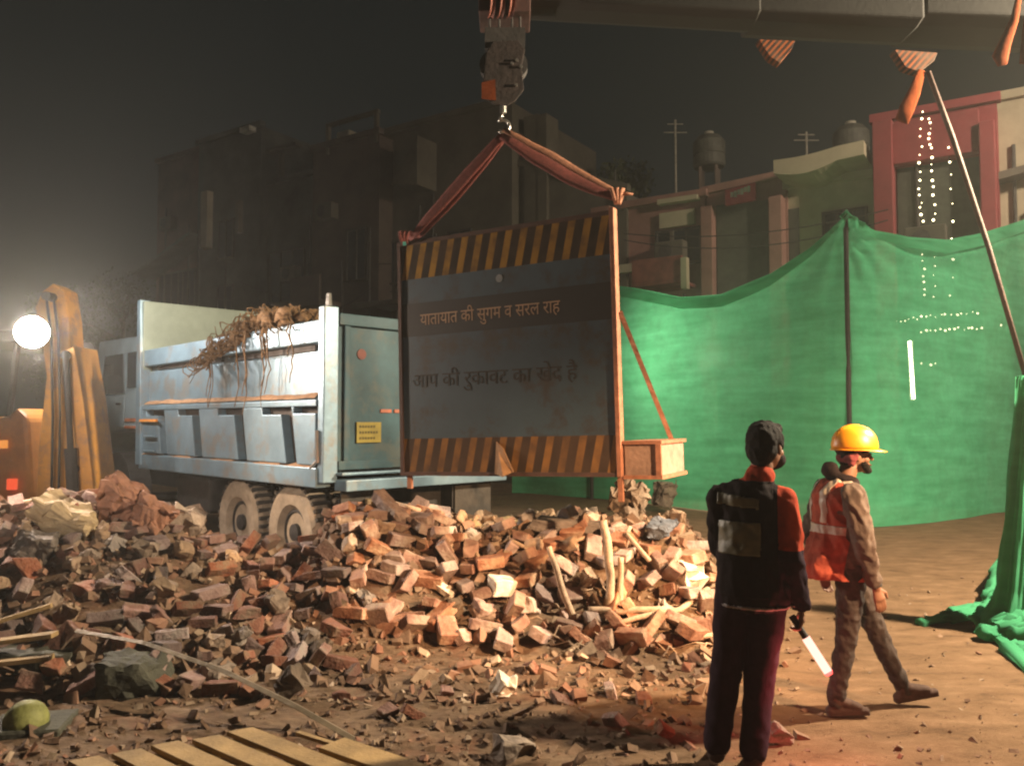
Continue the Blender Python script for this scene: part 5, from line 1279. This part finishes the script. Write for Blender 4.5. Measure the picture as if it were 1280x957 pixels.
# ------------------------------------------------------------------ lights
def spot(name, loc, target, power, col, size, blend, rad):
    l = bpy.data.lights.new(name, 'SPOT'); l.energy = power; l.color = col; l.spot_size = R(size); l.spot_blend = blend; l.shadow_soft_size = rad
    o = bpy.data.objects.new(name, l); C.objects.link(o); o.location = loc
    d = Vector(target)-Vector(loc); o.rotation_euler = d.to_track_quat('-Z','Y').to_euler(); return o
def point(name, loc, power, col, rad):
    l = bpy.data.lights.new(name, 'POINT'); l.energy = power; l.color = col; l.shadow_soft_size = rad
    o = bpy.data.objects.new(name, l); C.objects.link(o); o.location = loc; return o
WARM = (1,.60,.32); NEUT = (1,.80,.56)
spot('crane_floodlight', (6.0,5.3,4.75), (2.4,9.4,.4), 6300, NEUT, 150, .35, .12)
spot('rubble_floodlight', (4.6,2.2,3.3), (.50,6.6,.35), 5000, WARM, 36, .95, .08)
spot('truck_floodlight', (-5.4,2.2,3.2), (-3.1,8.8,2.0), 1400, (1,.82,.70), 44, 1.0, .08)
spot('work_lamp_beam', tuple(lp+Vector((.05,-.16,-.02))), (1,2,0), 560, (1,.70,.48), 150, .6, .06)
point('cab_fill_light', (lp.x-.25, 9.7, 3.1), 230, (1,.88,.80), .1)  # added point light that brightens the truck cab, not the lamp's own glow
spot('net_backlight_fill', (4.5,18.2,3.2), (4.4,13.0,2.2), 1150, (1,.90,.66), 150, .8, .4)  # added unseen light, shines through the net from behind
spot('street_front_fill', (12,9,9), (6,18,4), 3800, (1,.80,.60), 100, .9, .3)  # added fill from out of view, lifts the building fronts on the right
point('baton_light', tuple(Vector(Bt.location)+Vector((.10,-.05,-.26))), 15, (1,.14,.12), .03)

# ------------------------------------------------------------------ world and haze
w = bpy.data.worlds.new('World'); scene.world = w; w.use_nodes = True
bg = w.node_tree.nodes['Background']; bg.inputs[0].default_value = (.80,1.0,1.0,1); bg.inputs[1].default_value = .0085
hz = MB(); hz.box((-45,-6,-1.2),(45,75,16)); h = hz.build('haze', None if False else mat('tmp_haze', (1,1,1)))
hm = bpy.data.materials.new('haze'); hm.use_nodes = True; nt = hm.node_tree; nt.nodes.clear()
out = nt.nodes.new('ShaderNodeOutputMaterial'); pv = nt.nodes.new('ShaderNodeVolumePrincipled'); pv.inputs['Color'].default_value = (.9,.92,.85,1); pv.inputs['Density'].default_value = .0033; pv.inputs['Anisotropy'].default_value = .55
nt.links.new(pv.outputs[0], out.inputs['Volume']); h.data.materials.clear(); h.data.materials.append(hm); h['kind'] = 'stuff'

vs = scene.view_settings; vs.view_transform = 'Standard'; vs.look = 'None'; vs.gamma = 1; vs.exposure = 0; vs.use_curve_mapping = False
scene.render.engine = 'CYCLES'
cy = scene.cycles; cy.use_denoising = True; cy.max_bounces = 5; cy.diffuse_bounces = 2; cy.glossy_bounces = 2; cy.transparent_max_bounces = 12; cy.volume_bounces = 0
cy.sample_clamp_indirect = 4; cy.sample_clamp_direct = 0; cy.filter_width = 2.2; cy.caustics_reflective = False; cy.caustics_refractive = False
